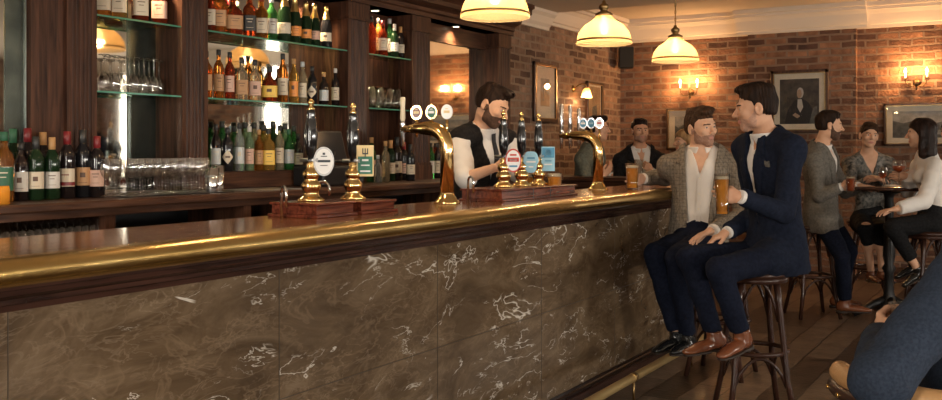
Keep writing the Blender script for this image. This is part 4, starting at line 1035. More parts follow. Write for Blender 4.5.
HB = mat('dark_brown_hair', (.010, .0055, .004), .6, c2=(.030, .016, .010), scale=40, stretch=(1, 1, .3), spec=.12, bump=.5, bscale=120)
HBM = mat('mid_brown_hair', (.022, .011, .006), .6, c2=(.07, .035, .018), scale=40, spec=.12, bump=.5, bscale=120)
HBL = mat('blonde_hair', (.28, .16, .07), .5, c2=(.45, .28, .14), scale=40, stretch=(1, 1, .2), spec=.12, bump=.5, bscale=100)
HK = mat('near_black_hair', (.010, .006, .005), .38, c2=(.028, .015, .011), scale=40, stretch=(1, 1, .2), spec=.12, bump=.4, bscale=120)
BRD = mat('brown_beard', (.06, .03, .018), .8, c2=(.12, .06, .035), scale=70, bump=.5, bscale=200)
SHW = mat('white_shirt_cotton', (.78, .74, .70), .8, c2=(.72, .68, .63), scale=6)
SHC = mat('cream_shirt_cotton', (.76, .68, .60), .8, c2=(.70, .62, .54), scale=6)
NVY = wool('navy_wool', (.007, .010, .020), (.012, .016, .031)); NVT = wool('navy_trouser', (.0045, .0065, .015), (.009, .012, .025))
CHK = wool('grey_brown_check', (.16, .125, .09), (.25, .205, .155), 80, 14); GRY = wool('grey_suit', (.115, .105, .09), (.17, .155, .135))
BLK = wool('black_suit', (.008, .008, .009), (.016, .016, .017)); VST = wool('dark_waistcoat', (.010, .009, .009), (.022, .019, .018))
OLV = wool('grey_green_jacket', (.10, .10, .075), (.15, .15, .115)); BLU = wool('blue_knit', (.018, .025, .040), (.028, .038, .060), 160)
BRS = mat('brown_shoe_leather', (.12, .035, .015), .22, c2=(.20, .07, .03), scale=6, coat=.4); BKS = mat('black_shoe_leather', (.01, .01, .01), .15, coat=.5)
SOL = mat('shoe_sole', (.025, .015, .01), .5); PTB = mat('patterned_blouse', (.02, .022, .022), .6, c2=(.22, .20, .17), scale=38, detail=2); TIE = mat('dark_tie', (.012, .012, .016), .4)

HEAD_PRIM = None
def head_sdf(q, fem=0, jaw=1.0):
    """q in head frame (x right, y forward, z up), metres"""
    d = ell3(q, (0, -.014, .036), (.074, .094, .083))
    d = smin(d, ell3(q, (0, .026, -.022), ((.055 if fem else .060), .064, .084)), .03)
    d = smin(d, ell3(q, (0, .062, -.092), (.024*jaw, .022, .020)), .03)
    aq = q.copy(); aq[:, 0] = np.abs(aq[:, 0])
    d = smin(d, ell3(aq, (.046*jaw*(.80 if fem else 1), .012, -.066+.006*fem), (.018-.004*fem, .030, .024)), .03)
    d = smin(d, ell3(aq, (.038, .064, -.020), (.022, .02, .018)), .02)           # cheeks
    d = smin(d, rc(aq, (.010, .088, .024), (.040, .074, .026), .009, .008), .016)      # brow
    d = smax(d, -ell3(aq, (.032, .102, .004), (.019, .020, .012)), .014)           # sockets
    lid = ell3(aq, (.031, .0735, .006), (.0150, .0140, .0140))
    slit = smax(np.abs(q[:, 2]-.005)-.0042*np.sqrt(np.clip(1-((aq[:, 0]-.031)/.014)**2, 0, 1)), .08-q[:, 1], .001)
    d = smin(d, smax(lid, -slit, .0015), .004)
    d = smin(d, rc(q, (0, .086, .016), (0, .112, -.026), .0075, .0115), .010)      # nose
    d = smin(d, ell3(aq, (.012, .100, -.030), (.009, .011, .008)), .006)
    d = smin(d, rc(aq, (0, .0905, -.0545), (.020, .080, -.058), .0046, .0028), .006)
    d = smin(d, rc(aq, (0, .0895, -.0655), (.017, .080, -.061), .0054, .003), .006)
    d = smax(d, -rc(aq, (0, .104, -.0600), (.024, .088, -.0610), .0020, .0014), .003)  # mouth line
    ear = smax(ell3(aq, (.078, -.010, -.004), (.011, .021, .034)), -ell3(aq, (.090, -.006, -.004), (.009, .012, .022)), .004)
    d = smin(d, ear, .006)
    return d
def skull(q, t=0): return smin(ell3(q, (0, -.014, .036), (.074+t, .094+t, .083+t)), ell3(q, (0, .02, -.02), (.060+t, .064+t*.5, .07+t)), .03)
def hairline(q, kind):
    y = q[:, 1]
    if kind == 'fem': return np.interp(y, [-.12, -.02, .01, .04, .07, .1], [-.09, -.07, -.0, .025, .048, .056])
    return np.interp(y, [-.11, -.05, -.022, -.012, .012, .022, .05, .075, .1], [-.036, -.036, -.028, .005, .0, .035, .050, .064, .07])
class Person: pass
def person(label, sp, group=None):
    org = np.array(sp['org'], float)
    t = thing('person', label, 'person', tuple(org), 0, group)
    J = sp; skin = sp.get('skin', SK); hq = sp.get('fine', .004)
    # --- torso frame
    pel, neck = J['pelvis'], J['neck']; U = unit(neck-pel); Lt = np.linalg.norm(neck-pel)
    R = J['shR']-J['shL']; R = unit(R-U*np.dot(R, U)); Fw = np.cross(U, R); T = np.stack([R, Fw, U])
    B = sp.get('build', 1.0); belly = sp.get('fem', 0)
    def loc(p): return ((p-pel.astype(f32)) @ T.T.astype(f32)).astype(f32)
    def torso(p, off=0):
        q = loc(p).copy(); q2 = q.copy(); q2[:, 1] *= 1.42
        w0, w1, w2 = (.155, .118, .135) if belly else (.158, .142, .165)
        d = rc(q2, (0, 0, 0), (0, 0, .38*Lt), w0*B+off, w1*B+off)
        d = smin(d, rc(q2, (0, 0, .38*Lt), (0, 0, .74*Lt), w1*B+off, w2*B+off), .05)
        d = smin(d, rc(q2, (0, 0, .74*Lt), (0, -.02, .88*Lt), w2*B*.95+off, .09+off), .06)
        sl = J['shL']; sr = J['shR']; nb = pel+U*Lt*.985
        d = smin(d, rc(p, sl, nb, .056+off, .052+off), .05); d = smin(d, rc(p, sr, nb, .056+off, .052+off), .05)
        if belly:
            a = q.copy(); a[:, 0] = np.abs(a[:, 0]); d = smin(d, ell3(a, (.062, .085, .68*Lt), (.055+off, .05+off, .055+off)), .03)
        return d
    hc = J['head']; HM = frame(J['hf'], (0, 0, 1), J.get('tilt', 0)); hs = sp.get('hs', 1.0)
    def hl(p): return (((p-hc.astype(f32)) @ HM.T.astype(f32))/hs).astype(f32)
    def hw(v): return hc+np.array(v)*hs @ HM
    nk0, nk1 = hw((0, -.022, -.055)), neck+U*.0
    def neckf(p, off=0):
        r = .044 if sp.get('fem') else .053
        return rc(p, nk0, nk1-U*.03, r+off, r+.008+off)
    fem = sp.get('fem', 0)
    def headneck(p): 
        d = head_sdf(hl(p), fem, sp.get('jaw', 1.0))*hs
        d = smin(d, neckf(p), .022)
        return smin(d, torso(p, -.004), .03)
    lo = np.minimum(hc, neck)-[.13, .13, .12]; hi = np.maximum(hc, neck)+[.13, .13, .13]
    parts = [surfnet(headneck, lo, hi, hq)]
    # --- hands
    hands = []
    for s in ('R', 'L'):
        h = J.get('hand'+s)
        if h is None: continue
        wr = J['wr'+s]; Fd = unit(h[0]); Nn = unit(np.array(h[1])-Fd*np.dot(h[1], Fd)); S = np.cross(Fd, Nn) if s == 'R' else np.cross(Nn, Fd)
        curl = h[2]; thumb = h[3] if len(h) > 3 else .5; hsz = .95 if not fem else .86
        Hm = np.stack([S, Nn, Fd]); stub = Hm @ unit(J['el'+s]-wr)*.05
        segs = []
        for k, (so, ln, r0) in enumerate(((.029, (.043, .026, .020), .0092), (.010, (.048, .030, .021), .0095), (-.010, (.044, .028, .020), .0090), (-.028, (.034, .020, .017), .0080))):
            p0 = np.array([so, -.0, .088-.004*abs(k-1)]); segs.append((np.array([so*.55, 0, .01]), p0, .013, .0105)); a = 0; sp_ = (1.5-k)*.06
            for j, l_ in enumerate(ln):
                a += curl[j]+(.06*k if j == 0 else 0); d = np.array([math.sin(sp_)*math.cos(a), math.sin(a), math.cos(a)*math.cos(sp_)])
                p1 = p0+d*l_; segs.append((p0, p1, r0*(1-.10*j), r0*(.9-.10*j))); p0 = p1
        tp = [np.array([.018, .004, .022]), np.array([.040, .016+.012*thumb, .048]), np.array([.046-.010*thumb, .03+.018*thumb, .078]), np.array([.040-.014*thumb, .038+.022*thumb, .102])]
        for j in range(3): segs.append((tp[j], tp[j+1], (.0150, .0115, .0100)[j], (.0115, .0100, .0085)[j]))
        def hf_(p, wr=wr, Hm=Hm, segs=segs, hsz=hsz, stub=stub):
            q = (((p-wr.astype(f32)) @ Hm.T.astype(f32))/hsz).astype(f32)
            d = ell3(q, (0, .002, .050), (.040, .016, .050))
            d = smin(d, rc(q, stub, (0, 0, .02), .025, .024), .02)
            groups = [segs[i*4:(i+1)*4] for i in range(4)]+[segs[16:]]
            for g_ in groups:
                e = None
                for (a_, b_, r0, r1) in g_:
                    x = rc(q, a_, b_, r0, r1); e = x if e is None else smin(e, x, .003)
                d = smin(d, e, .004)
            return d*hsz
        ctr = wr+Fd*.05
        hp = surfnet(hf_, ctr-.125, ctr+.125, sp.get('fineh', .0038)); parts.append(hp)
    # --- coarse body under the clothes
    def limbs(p):
        d = torso(p, -.022)
        for s in ('R', 'L'):
            d = smin(d, rc(p, J['sh'+s], J['el'+s], .042, .034), .03); d = smin(d, rc(p, J['el'+s], J['wr'+s], .037, .024), .015)
            if 'kn'+s in J:
                d = smin(d, rc(p, J['hip'+s], J['kn'+s], .056, .040), .02); d = smin(d, rc(p, J['kn'+s], J['an'+s], .040, .030), .02)
                mid = J['kn'+s]*.62+J['an'+s]*.38; d = smin(d, rc(p, J['kn'+s], mid-unit(J.get('toe'+s, Fw))*.012, .045, .046), .03)
        return d
    pts = np.array([J[k] for k in J if isinstance(J[k], np.ndarray) and k[:2] in ('sh', 'el', 'wr', 'hi', 'kn', 'an', 'pe', 'ne')])
    blo, bhi = pts.min(0)-.14, pts.max(0)+.14
    parts.append(surfnet(limbs, blo, bhi, .012))
    for k_, pp in enumerate(parts): parts[k_] = clean(*pp)
    if sp.get('bare'):
        for s in ('R', 'L'):
            an = J['an'+s]; td = unit(J['toe'+s])
            parts.append(surfnet(lambda p: smin(rc(p, an-td*.03-UP*.03, an+td*.13-UP*.045, .028, .022), rc(p, J['kn'+s], an, .045, .028), .02), an-.2, an+.2, .008))
    def mi(c):
        q = (c-hc) @ HM.T/hs; r = np.zeros(len(c))
        lip = (np.abs(q[:, 2]+.0605) < .0105*(1-(q[:, 0]/.026)**2)) & (q[:, 1] > .074)
        brow = (np.abs(np.abs(q[:, 0])-.031) < .018) & (np.abs(q[:, 2]-(.0250-.12*np.abs(np.abs(q[:, 0])-.03))) < .0032) & (q[:, 1] > .060)
        r[lip] = 1; r[brow] = 2; return r
    npmesh('body', parts, [skin, LIP, sp.get('browm', sp['hairm'])], t, org, mi)
    em = MB()
    for sx in (-1, 1):
        e_ = MB(); n_ = 12
        e_.lathe([(max(.0001, .0115*math.sin(PI*i/12)), -.0115*math.cos(PI*i/12)) for i in range(13)], 20)
        look = np.array(sp.get('look', (0, 1, 0)), float); look = unit(look)
        e_.m = []
        for f_ in e_.f:
            cc = np.mean([e_.v[i] for i in f_], 0); e_.m.append(1 if np.dot(unit(cc), look) > .86 else 0)
        e_.v = [tuple(hw(np.array(v)+np.array([sx*.031, .0738, .006]))) for v in e_.v]
        e_.build('eye', [EYW, EYD], t, tuple(org))
    # --- hair
    hk = sp.get('hair', 'short'); ph = sp.get('seed', 1)
    def hairf(p):
        q = hl(p); kind = 'fem' if fem else 'm'
        tk = sp.get('hairt', 1.0)
        d = ell3(q, (0, -.016, .040), (.079, .100, .083+.006*tk))
        if not fem: d = smin(d, ell3(q, (0, -.05, -.005), (.066, .054, .06)), .02)
        cut = hairline(q, kind)-q[:, 2]
        d = smax(d, cut*.8, .010)
        if hk == 'quiff':
            d = smin(d, ell3(q, (-.008, .050, .108), (.058, .048, .024*tk)), .022); d = smin(d, ell3(q, (.012, .074, .100), (.044, .022, .018*tk)), .015)
            d = smin(d, ell3(q, (0, -.02, .108), (.060, .07, .022*tk)), .02)
        elif hk == 'short': d = smin(d, ell3(q, (0, .022, .102), (.058, .066, .022)), .03)
        elif hk == 'part': d = smin(d, ell3(q, (.010, .035, .105), (.064, .068, .028)), .025); d = smin(d, ell3(q, (0, -.03, .10), (.066, .07, .034)), .03)
        elif hk == 'updo':
            d = smin(d, ell3(q, (0, -.09, .07), (.045, .045, .045)), .02); d = smin(d, ell3(q, (.0, .02, .105), (.062, .07, .028)), .02)
        elif hk == 'long':
            L_ = sp.get('hairlen', .22)
            aq = q.copy(); aq[:, 0] = np.abs(aq[:, 0])
            d = smin(d, ell3(q, (0, -.015, .045), (.090, .108, .092)), .01); d = smax(d, cut*.8, .012)
            e = ell3(q, (0, -.062, -.06), (.092, .058, L_*.62)); e = smin(e, rc(aq, (.076, -.012, .02), (.085, -.012, -L_*.62), .022, .026), .03)
            e = smin(e, ell3(q, (0, -.05, -L_*.62), (.10, .055, .06)), .04)
            e = smax(e, q[:, 1]-.028-.0*q[:, 2], .012)
            d = smin(d, e, .02)
        a_ = .0026 if not fem else .002
        d = d+a_*np.sin(q[:, 0]*170+18*np.sin(q[:, 1]*22+ph)+ph)*(.6+.4*np.sin(q[:, 1]*60+ph))+wob(q, .0025, 30, ph)
        return d*hs
    ex = .2 if hk != 'long' else .36
    npmesh('hair', [surfnet(hairf, hc-[.13, .13, ex-.04], hc+[.13, .13, .16], hq)], sp['hairm'], t, org)
    if sp.get('beard'):
        bt = sp['beard']
        def bf(p):
            q = hl(p); d = head_sdf(q, fem, sp.get('jaw', 1.0))-bt
            top = np.interp(q[:, 1], [-.02, .01, .03, .055, .075, .1], [.01, .005, -.030, -.047, -.041, -.036])
            d = smax(d, q[:, 2]-top, .006); d = smax(d, .000-q[:, 1], .006)
            aq = np.abs(q[:, 0])
            mouth = ell3(q, (0, .098, -.061), (.022, .03, .0082)); d = smax(d, -mouth, .003)
            return (d+.0009*np.sin(q[:, 0]*400)*np.sin(q[:, 2]*300+q[:, 1]*200))*hs
        npmesh('beard', [surfnet(bf, hc-[.13, .13, .16], hc+[.13, .13, .06], hq*.9)], sp.get('beardm', BRD), t, org)
    # --- garments
    lsc = sp.get('lean', 0)
    def sleeves(p, off, to=1.0, k=.025):
        d = None
        for s in ('R', 'L'):
            sh, el, wr = J['sh'+s], J['el'+s], J['wr'+s]; w2 = el+(wr-el)*to
            x = smin(rc(p, sh, el, .050+off, .041+off), rc(p, el, w2, .041+off, .030+off), .02)
            x = smax(x, ((p-w2.astype(f32)) @ unit(wr-el).astype(f32)), .004)
            d = x if d is None else np.minimum(d, x)
        return d
    V = sp.get('V', (.30, .05, .09))   # button height (fraction of torso), width at button, widening per torso
    def vcut(q):
        zf = q[:, 2]/Lt; return V[1]+(zf-V[0])*V[2]+np.where(zf < V[0], sp.get('skirt_open', .0)*(V[0]-zf), 0)
    if 'shirt' in sp:
        short = sp.get('sleeve', 1.02); vo = sp.get('neckopen', (.80, .18))
        def shf(p):
            q = loc(p); d = torso(p, .004)
            d = smin(d, sleeves(p, sp.get('sleeveoff', .002), short), .03)
            d = smax(d, -(q[:, 2]+.05), .005)
            col = smax(neckf(p, .015), (q[:, 2]-(Lt*1.0+.016+.10*np.clip(-q[:, 1], 0, .1))), .004)
            col = smax(col, -(q[:, 2]-Lt*.86), .01)
            d = smin(d, col, .008)
            w = (q[:, 2]/Lt-vo[0])*vo[1]*1.2
            d = smax(d, np.minimum(w-np.abs(q[:, 0]), q[:, 1]-.01), .004) if vo else d
            d = smax(d, -neckf(p, .004), .002)
            return d+wob(p, .0018, 42, ph)+wob(p, .003, 16, ph+1)
        npmesh('shirt', [surfnet(shf, pts.min(0)-.16, pts.max(0)+.16, .008)], sp['shirt'], t, org)
        if sp.get('collar', 1):
            def cf(p):
                q = loc(p); d = smax(neckf(p, .021), -neckf(p, .004), .002)
                z1 = Lt+.020+.10*np.clip(-q[:, 1], 0, .1); z0 = Lt-.020-.45*np.clip(q[:, 1], 0, .1)
                d = smax(d, q[:, 2]-z1, .003); d = smax(d, z0-q[:, 2], .003)
                w = .010+(np.clip(z1-q[:, 2], 0, .2))*.0+(q[:, 2]-z0)*.0
                d = smax(d, np.minimum(sp.get('colgap', .004)+.20*np.clip(z1-q[:, 2], 0, .1)*sp.get('colv', 1)-np.abs(q[:, 0]), q[:, 1]), .003)
                return d
            npmesh('collar', [surfnet(cf, neck-.15, neck+.15, .005)], sp['shirt'], t, org)
    if 'jacket' in sp:
        hem = sp.get('hem', .12); jt = sp.get('jto', .97)
        def jraw(p, off=.0):
            q = loc(p); d = torso(p, .019+off)
            if not sp.get('waistcoat'): d = smin(d, sleeves(p, .013+off, jt), .022)
            q2 = q.copy(); q2[:, 1] *= 1.25
            if hem > 0:
                d = smin(d, rc(q2, (0, -.0, .05), (0, -.01, -hem), .165*B+off, .178*B+off), .05)
                if sp.get('drape'):
                    for s in ('R', 'L'): d = smin(d, rc(p, J['hip'+s], J['hip'+s]+(J['kn'+s]-J['hip'+s])*sp['drape'], .110+off, .102+off), .04)
            d = smax(d, -(q[:, 2]+hem), .006)
            return d
        def jf(p):
            q = loc(p); d = jraw(p)
            d = smax(d, np.minimum(vcut(q)-np.abs(q[:, 0]-sp.get('vx', 0)), q[:, 1]-.0), .004)
            d = smax(d, -neckf(p, .017), .004)
            if sp.get('waistcoat'):
                for s in ('R', 'L'): d = smax(d, -(rc(p, J['sh'+s]+U*.0, J['sh'+s]-U*.12, .052, .062)), .006)
            return d+wob(p, .0022, 36, ph)+wob(p, sp.get('fold', .004), 14, ph+2)
        lo2, hi2 = pts.min(0)-.2, pts.max(0)+.2; lo2[2] = min(lo2[2], pel[2]-hem-.1) if hem > .1 else lo2[2]
        lo2[2] = max(lo2[2], min(pel[2]-hem-.15, J['wrR'][2]-.1, J['wrL'][2]-.1))
        npmesh('jacket' if not sp.get('waistcoat') else 'waistcoat', [surfnet(jf, lo2, hi2, .008)], sp['jacket'], t, org)
        if sp.get('lapel', 1):
            def lf(p):
                q = loc(p); x = np.abs(q[:, 0]-sp.get('vx', 0)); zf = q[:, 2]/Lt; w = vcut(q)
                d0 = jraw(p, .013); d = smax(d0, -(d0+.022), .002)
                wid = .014+.058*np.clip((zf-V[0])/.45, 0, 1)*(1-.55*np.clip((zf-.80)/.15, 0, 1))
                d = smax(d, x-(w+wid), .003); d = smax(d, (w-.002)-x, .003); d = smax(d, -(q[:, 1]-.0), .003)
                d = smax(d, V[0]-zf, .003); d = smax(d, -neckf(p, .018), .003)
                # notch
                d = smax(d, -np.maximum(np.abs(zf-.80-(x-w)*.6)-.008, (w+wid*.45)-x), .002)
                return d
            npmesh('lapel', [surfnet(lf, neck-[.32, .32, Lt*.8], neck+[.32, .32, .1], .0065)], sp.get('lapelm', sp['jacket']), t, org)
        if sp.get('square'):
            b0 = pel+U*Lt*.76-R*.10; ts = np.linspace(.0, .3, 300); P_ = (b0[None]+Fw[None]*ts[:, None]).astype(f32); dd_ = jraw(P_); i_ = int(np.argmax(dd_ > 0)); c_ = b0+Fw*(ts[i_]-.004)
            m = MB(); vs_ = []
            for fz in (0, .010):
                for (x_, z_) in ((-.028, -.012), (.028, -.004), (.024, .016), (.010, .010), (.0, .026), (-.012, .012), (-.024, .020)): vs_.append(c_-R*x_*-1+U*z_+Fw*fz-Fw*abs(x_)*.25)
            m.add(vs_, [tuple(range(7))[::-1], tuple(range(7, 14))]+[(i, (i+1) % 7, 7+(i+1) % 7, 7+i) for i in range(7)]); m.build('pocket_square', sp['square'], t, tuple(org))
        if sp.get('cuffs', 1) and not sp.get('waistcoat'):
            for s in ('R', 'L'):
                el, wr = J['el'+s], J['wr'+s]; dd = unit(wr-el); a_ = wr-dd*.035; b_ = wr+dd*.012
                m = MB(); m.tube([a_, b_], [.0345, .033], 18); m.build('cuff', sp.get('cuffm', sp['shirt'] if 'shirt' in sp else SHW), t, tuple(org))
    if 'trousers' in sp:
        def tf(p):
            q = loc(p); d = rc(p, J['hipR'], J['hipL'], .105, .105); d = smin(d, rc(p, pel, pel+U*.06, .13, .12), .05)
            for s in ('R', 'L'):
                kn, an = J['kn'+s], J['an'+s]; e = an+(kn-an)*sp.get('tcrop', .04)
                l_ = smin(rc(p, J['hip'+s], kn, .092*B, .066), rc(p, kn, e, .064, .050), .015)
                l_ = smax(l_, ((p-e.astype(f32)) @ unit(an-kn).astype(f32)), .005)
                d = smin(d, l_, .02)
            d = smax(d, q[:, 2]-.14, .01)
            return d+wob(p, .0022, 34, ph)+wob(p, .0035, 15, ph+3)
        tp_ = np.array([J[k] for k in ('hipR', 'hipL', 'knR', 'knL', 'anR', 'anL', 'pelvis')])
        npmesh(sp.get('legname', 'trousers'), [surfnet(tf, tp_.min(0)-.15, tp_.max(0)+.17, .009)], sp['trousers'], t, org)
    if 'shoes' in sp:
        for s in ('R', 'L'):
            an, td = J['an'+s], unit(J['toe'+s]); W_ = np.cross(td, UP); W_ = unit(W_); u_ = np.cross(W_, td); A = np.stack([W_, td, u_]); sc = sp.get('shoesc', 1)
            def lq(p): return (((p-an.astype(f32)) @ A.T.astype(f32))/sc).astype(f32)
            def sf(p):
                q = lq(p); d = ell3(q, (0, -.025, -.045), (.036, .046, .042)); d = smin(d, ell3(q, (0, .07, -.058), (.043, .085, .032)), .03)
                d = smin(d, rc(q, (0, -.01, -.04), (0, .0, .012), .040, .042), .025); d = smin(d, ell3(q, (0, .15, -.066), (.036, .055, .020)), .02)
                d = smax(d, -(q[:, 2]+.078), .003); d = smax(d, q[:, 2]-.012, .003)
                wv = .0015*np.sin(np.clip(q[:, 1], .02, .09)*450)*(q[:, 2] > -.04); return (d+wv)*sc
            def so(p):
                q = lq(p); q2 = q.copy(); q2[:, 2] = 0
                d = smin(ell3(q2, (0, -.03, 0), (.038, .046, 1)), ell3(q2, (0, .085, 0), (.046, .115, 1)), .03); d = smin(d, ell3(q2, (0, .02, 0), (.032, .07, 1)), .02)
                th = np.where(q[:, 1] < .015, .100, .089)
                d = smax(d, q[:, 2]+.077, .002); d = smax(d, -(q[:, 2]+th), .002); return d*sc
            so_ = npmesh('shoe', [surfnet(sf, an-.24, an+.24, .006)], sp['shoes'], t, org)
            npmesh('sole', [surfnet(so, an-.24, an+.24, .006)], SOL, so_, org)
    if sp.get('placket'):
        z0_, z1_ = sp['placket']; vs_ = []; n_ = 14; bt_ = MB()
        for i in range(n_):
            zf = z0_+(z1_-z0_)*i/(n_-1); b0 = pel+U*Lt*zf; ts = np.linspace(.0, .25, 250); P_ = (b0[None]+Fw[None]*ts[:, None]).astype(f32); k_ = int(np.argmax(torso(P_, .004)+wob(P_, .0018, 42, ph)+wob(P_, .003, 16, ph+1) > 0)); c_ = b0+Fw*ts[k_]
            vs_ += [c_-R*.014-Fw*.006, c_-R*.013+Fw*.0035, c_+R*.013+Fw*.0035, c_+R*.014-Fw*.006]
            if i % 4 == 1: bt_.tube([c_+Fw*.003, c_+Fw*.0065], .0055, 10)
        m = MB(); m.add(vs_, [(i*4+j, i*4+(j+1) % 4, i*4+4+(j+1) % 4, i*4+4+j) for i in range(n_-1) for j in range(4)], 0, False); pk_ = m.build('placket', sp['shirt'], t, tuple(org)); bt_.build('buttons', M['cream'], pk_)
    if 'tie' in sp:
        m = MB(); tp2 = []
        def front(zf, ex_=.0):
            # march out along the chest to the surface
            b0 = pel+U*Lt*zf; ts = np.linspace(.0, .25, 120); P_ = (b0[None]+Fw[None]*ts[:, None]).astype(f32); d = torso(P_, .009+ex_); i = np.argmax(d > 0); return b0+Fw*ts[i]
        for i in range(10):
            zf = .985-.07*i; c_ = front(zf); w = .012+.020*min(1, i/7) if i else .016
            tp2 += [c_-R*w, c_+R*w, c_+R*w+Fw*.006, c_-R*w+Fw*.006]
        fs = []
        for i in range(9):
            for j in range(4): fs.append((i*4+j, i*4+(j+1) % 4, i*4+4+(j+1) % 4, i*4+4+j))
        m.add(tp2, fs, 0, False); m.build('tie', sp['tie'], t, tuple(org))
    return t

r_, tc_, v_ = RV, TC, VV
def base(u, d): p = P(u, 150, d); return (p[0], p[1], 0)
# --- man in the grey check jacket at the bar
J = dict(org=base(700, 5.9), pelvis=P(698, 238, 5.9), neck=P(702, 151, 5.92), head=P(701, 128, 5.88), hf=r_*.50+tc_*.85-UP*.02, tilt=-.10, look=(.25, 1, .02),
         shL=P(734, 168, 5.86), shR=P(669, 166, 5.97), elR=np.array([-2.12, 6.02, 1.20]), wrR=np.array([-2.175, 5.775, 1.195]), elL=P(743, 215, 5.72), wrL=P(713, 230, 5.50),
         hipR=P(688, 243, 5.85), hipL=P(706, 243, 5.82), knR=P(655, 254, 5.55), knL=P(676, 258, 5.42), anR=P(676, 332, 5.62), anL=P(688, 336, 5.58),
         toeR=-r_*.75+tc_*.55-UP*.12, toeL=-r_*.6+tc_*.7, handR=((.02, -1, -.05), (-.6, -.25, .0), (.55, .75, .5), .9), handL=(-r_*.9-UP*.35+tc_*.1, -UP, (.2, .25, .2), .2),
         skin=SK, hairm=HBM, hair='quiff', beard=.0016, beardm=mat('short_brown_beard', (.26, .13, .08), .8, c2=(.38, .21, .14), scale=120), shirt=SHC, jacket=CHK, trousers=NVT, shoes=BKS, V=(.10, .058, .045), skirt_open=.25, hem=.10, neckopen=(.70, .14), colgap=.016, colv=1.6, placket=(.12, .68), seed=1, fine=.0032)
J['browm'] = HBM
person('man in grey check jacket and cream open shirt seated at the bar', J)
# --- man in the navy suit
sc_ = P(768, 148, 4.98); tq = unit(TC*.92+RV*.35)
J = dict(org=base(765, 5.0), pelvis=P(778, 248, 5.0), neck=P(767, 136, 4.99), head=P(756, 109, 4.93), hf=-r_*.96+v_*.24-UP*.08, tilt=.0, look=(0, 1, 0),
         shL=sc_+tq*.19, shR=sc_-tq*.19, elL=P(784, 212, 4.72), wrL=P(741, 197, 4.60), elR=P(756, 214, 5.18), wrR=P(728, 232, 5.05),
         hipL=P(782, 256, 4.92), hipR=P(776, 254, 5.1), knL=P(719, 270, 4.66), knR=P(690, 258, 4.98), anL=P(741, 332, 4.70), anR=P(714, 333, 5.0),
         toeL=-r_*.72+tc_*.62-UP*.15, toeR=-r_*.85+tc_*.35-UP*.1, handL=(-r_*1.0+UP*.12+v_*.1, v_*.8-r_*.1, (.5, .8, .5), .9), handR=(-r_*.9-UP*.4, -UP, (.3, .3, .2), .2),
         skin=SK2, hairm=HB, hair='part', beard=.0006, beardm=mat('stubble', (.40, .22, .15), .7, c2=(.50, .29, .2), scale=150), shirt=SHW, jacket=NVY, trousers=NVT, shoes=BRS, V=(.36, .010, .055), hem=.13, drape=.22, build=.93, square=GRY, neckopen=(.86, .2), seed=4, fold=.003, fine=.0032)
person('man in navy suit seated on stool holding a beer, seen in profile', J)
# --- barman
J = dict(org=base(478, 5.75), pelvis=P(470, 238, 5.8), neck=P(483, 128, 5.58), head=P(492, 106, 5.50), hf=r_*.80+tc_*.42-UP*.42, tilt=.08, look=(0, 1, -.5),
         shR=P(459, 140, 5.42), shL=P(507, 141, 5.78), elR=P(466, 178, 5.22), wrR=P(497, 167, 5.12), elL=P(516, 172, 5.62), wrL=P(527, 162, 5.38),
         hipR=P(466, 245, 5.7), hipL=P(478, 245, 5.85), knR=P(466, 315, 5.7), knL=P(480, 315, 5.85), anR=P(466, 372, 5.75), anL=P(480, 372, 5.9), toeR=r_, toeL=r_,
         handR=(r_*.95+UP*.25, v_*.7+r_*.2, (.5, .75, .5), .8), handL=(r_*.3+tc_*.8+UP*.1, -r_*.4+tc_*.2-UP*.6, (.5, .7, .5), .8),
         skin=SK, hairm=HB, hair='quiff', beard=.0038, shirt=SHW, jacket=VST, waistcoat=1, lapel=0, trousers=BLK, shoes=BKS, sleeve=.22, sleeveoff=.014, tie=TIE, V=(.50, .004, .18), hem=.02, neckopen=None, seed=3, fold=.002, fine=.0032, hairt=.8)
J['neckopen'] = (2, 0)
person('barman with beard in dark waistcoat, white shirt and tie working at pumps', J)
# --- grey suit man by the table
J = dict(org=base(824, 7.85), pelvis=P(821, 212, 7.85), neck=P(820, 147, 7.78), head=P(829, 126, 7.72), hf=r_*.97+tc_*.12-UP*.05, look=(0, 1, 0),
         shR=P(815, 160, 7.60), shL=P(828, 158, 7.98), elR=P(819, 196, 7.52), wrR=P(841, 187, 7.42), elL=P(845, 192, 7.98), wrL=P(858, 186, 7.8),
         hipR=P(820, 215, 7.76), hipL=P(824, 215, 7.95), knR=P(842, 256, 7.62), knL=P(850, 250, 7.95), anR=P(845, 301, 7.72), anL=P(838, 296, 8.1), toeR=r_*.95+tc_*.3, toeL=r_,
         handR=(r_*.95+UP*.15, v_*.9, (.45, .7, .5), .8), handL=(r_*.9, -UP, (.2, .3, .3), .3),
         skin=SK, hairm=HB, hair='short', beard=.003, shirt=SHW, jacket=GRY, trousers=NVT, shoes=BRS, V=(.28, .012, .11), hem=.14, drape=.28, seed=5, fold=.003, fine=.005)
person('bearded man in grey suit jacket leaning on stool at pub table', J)
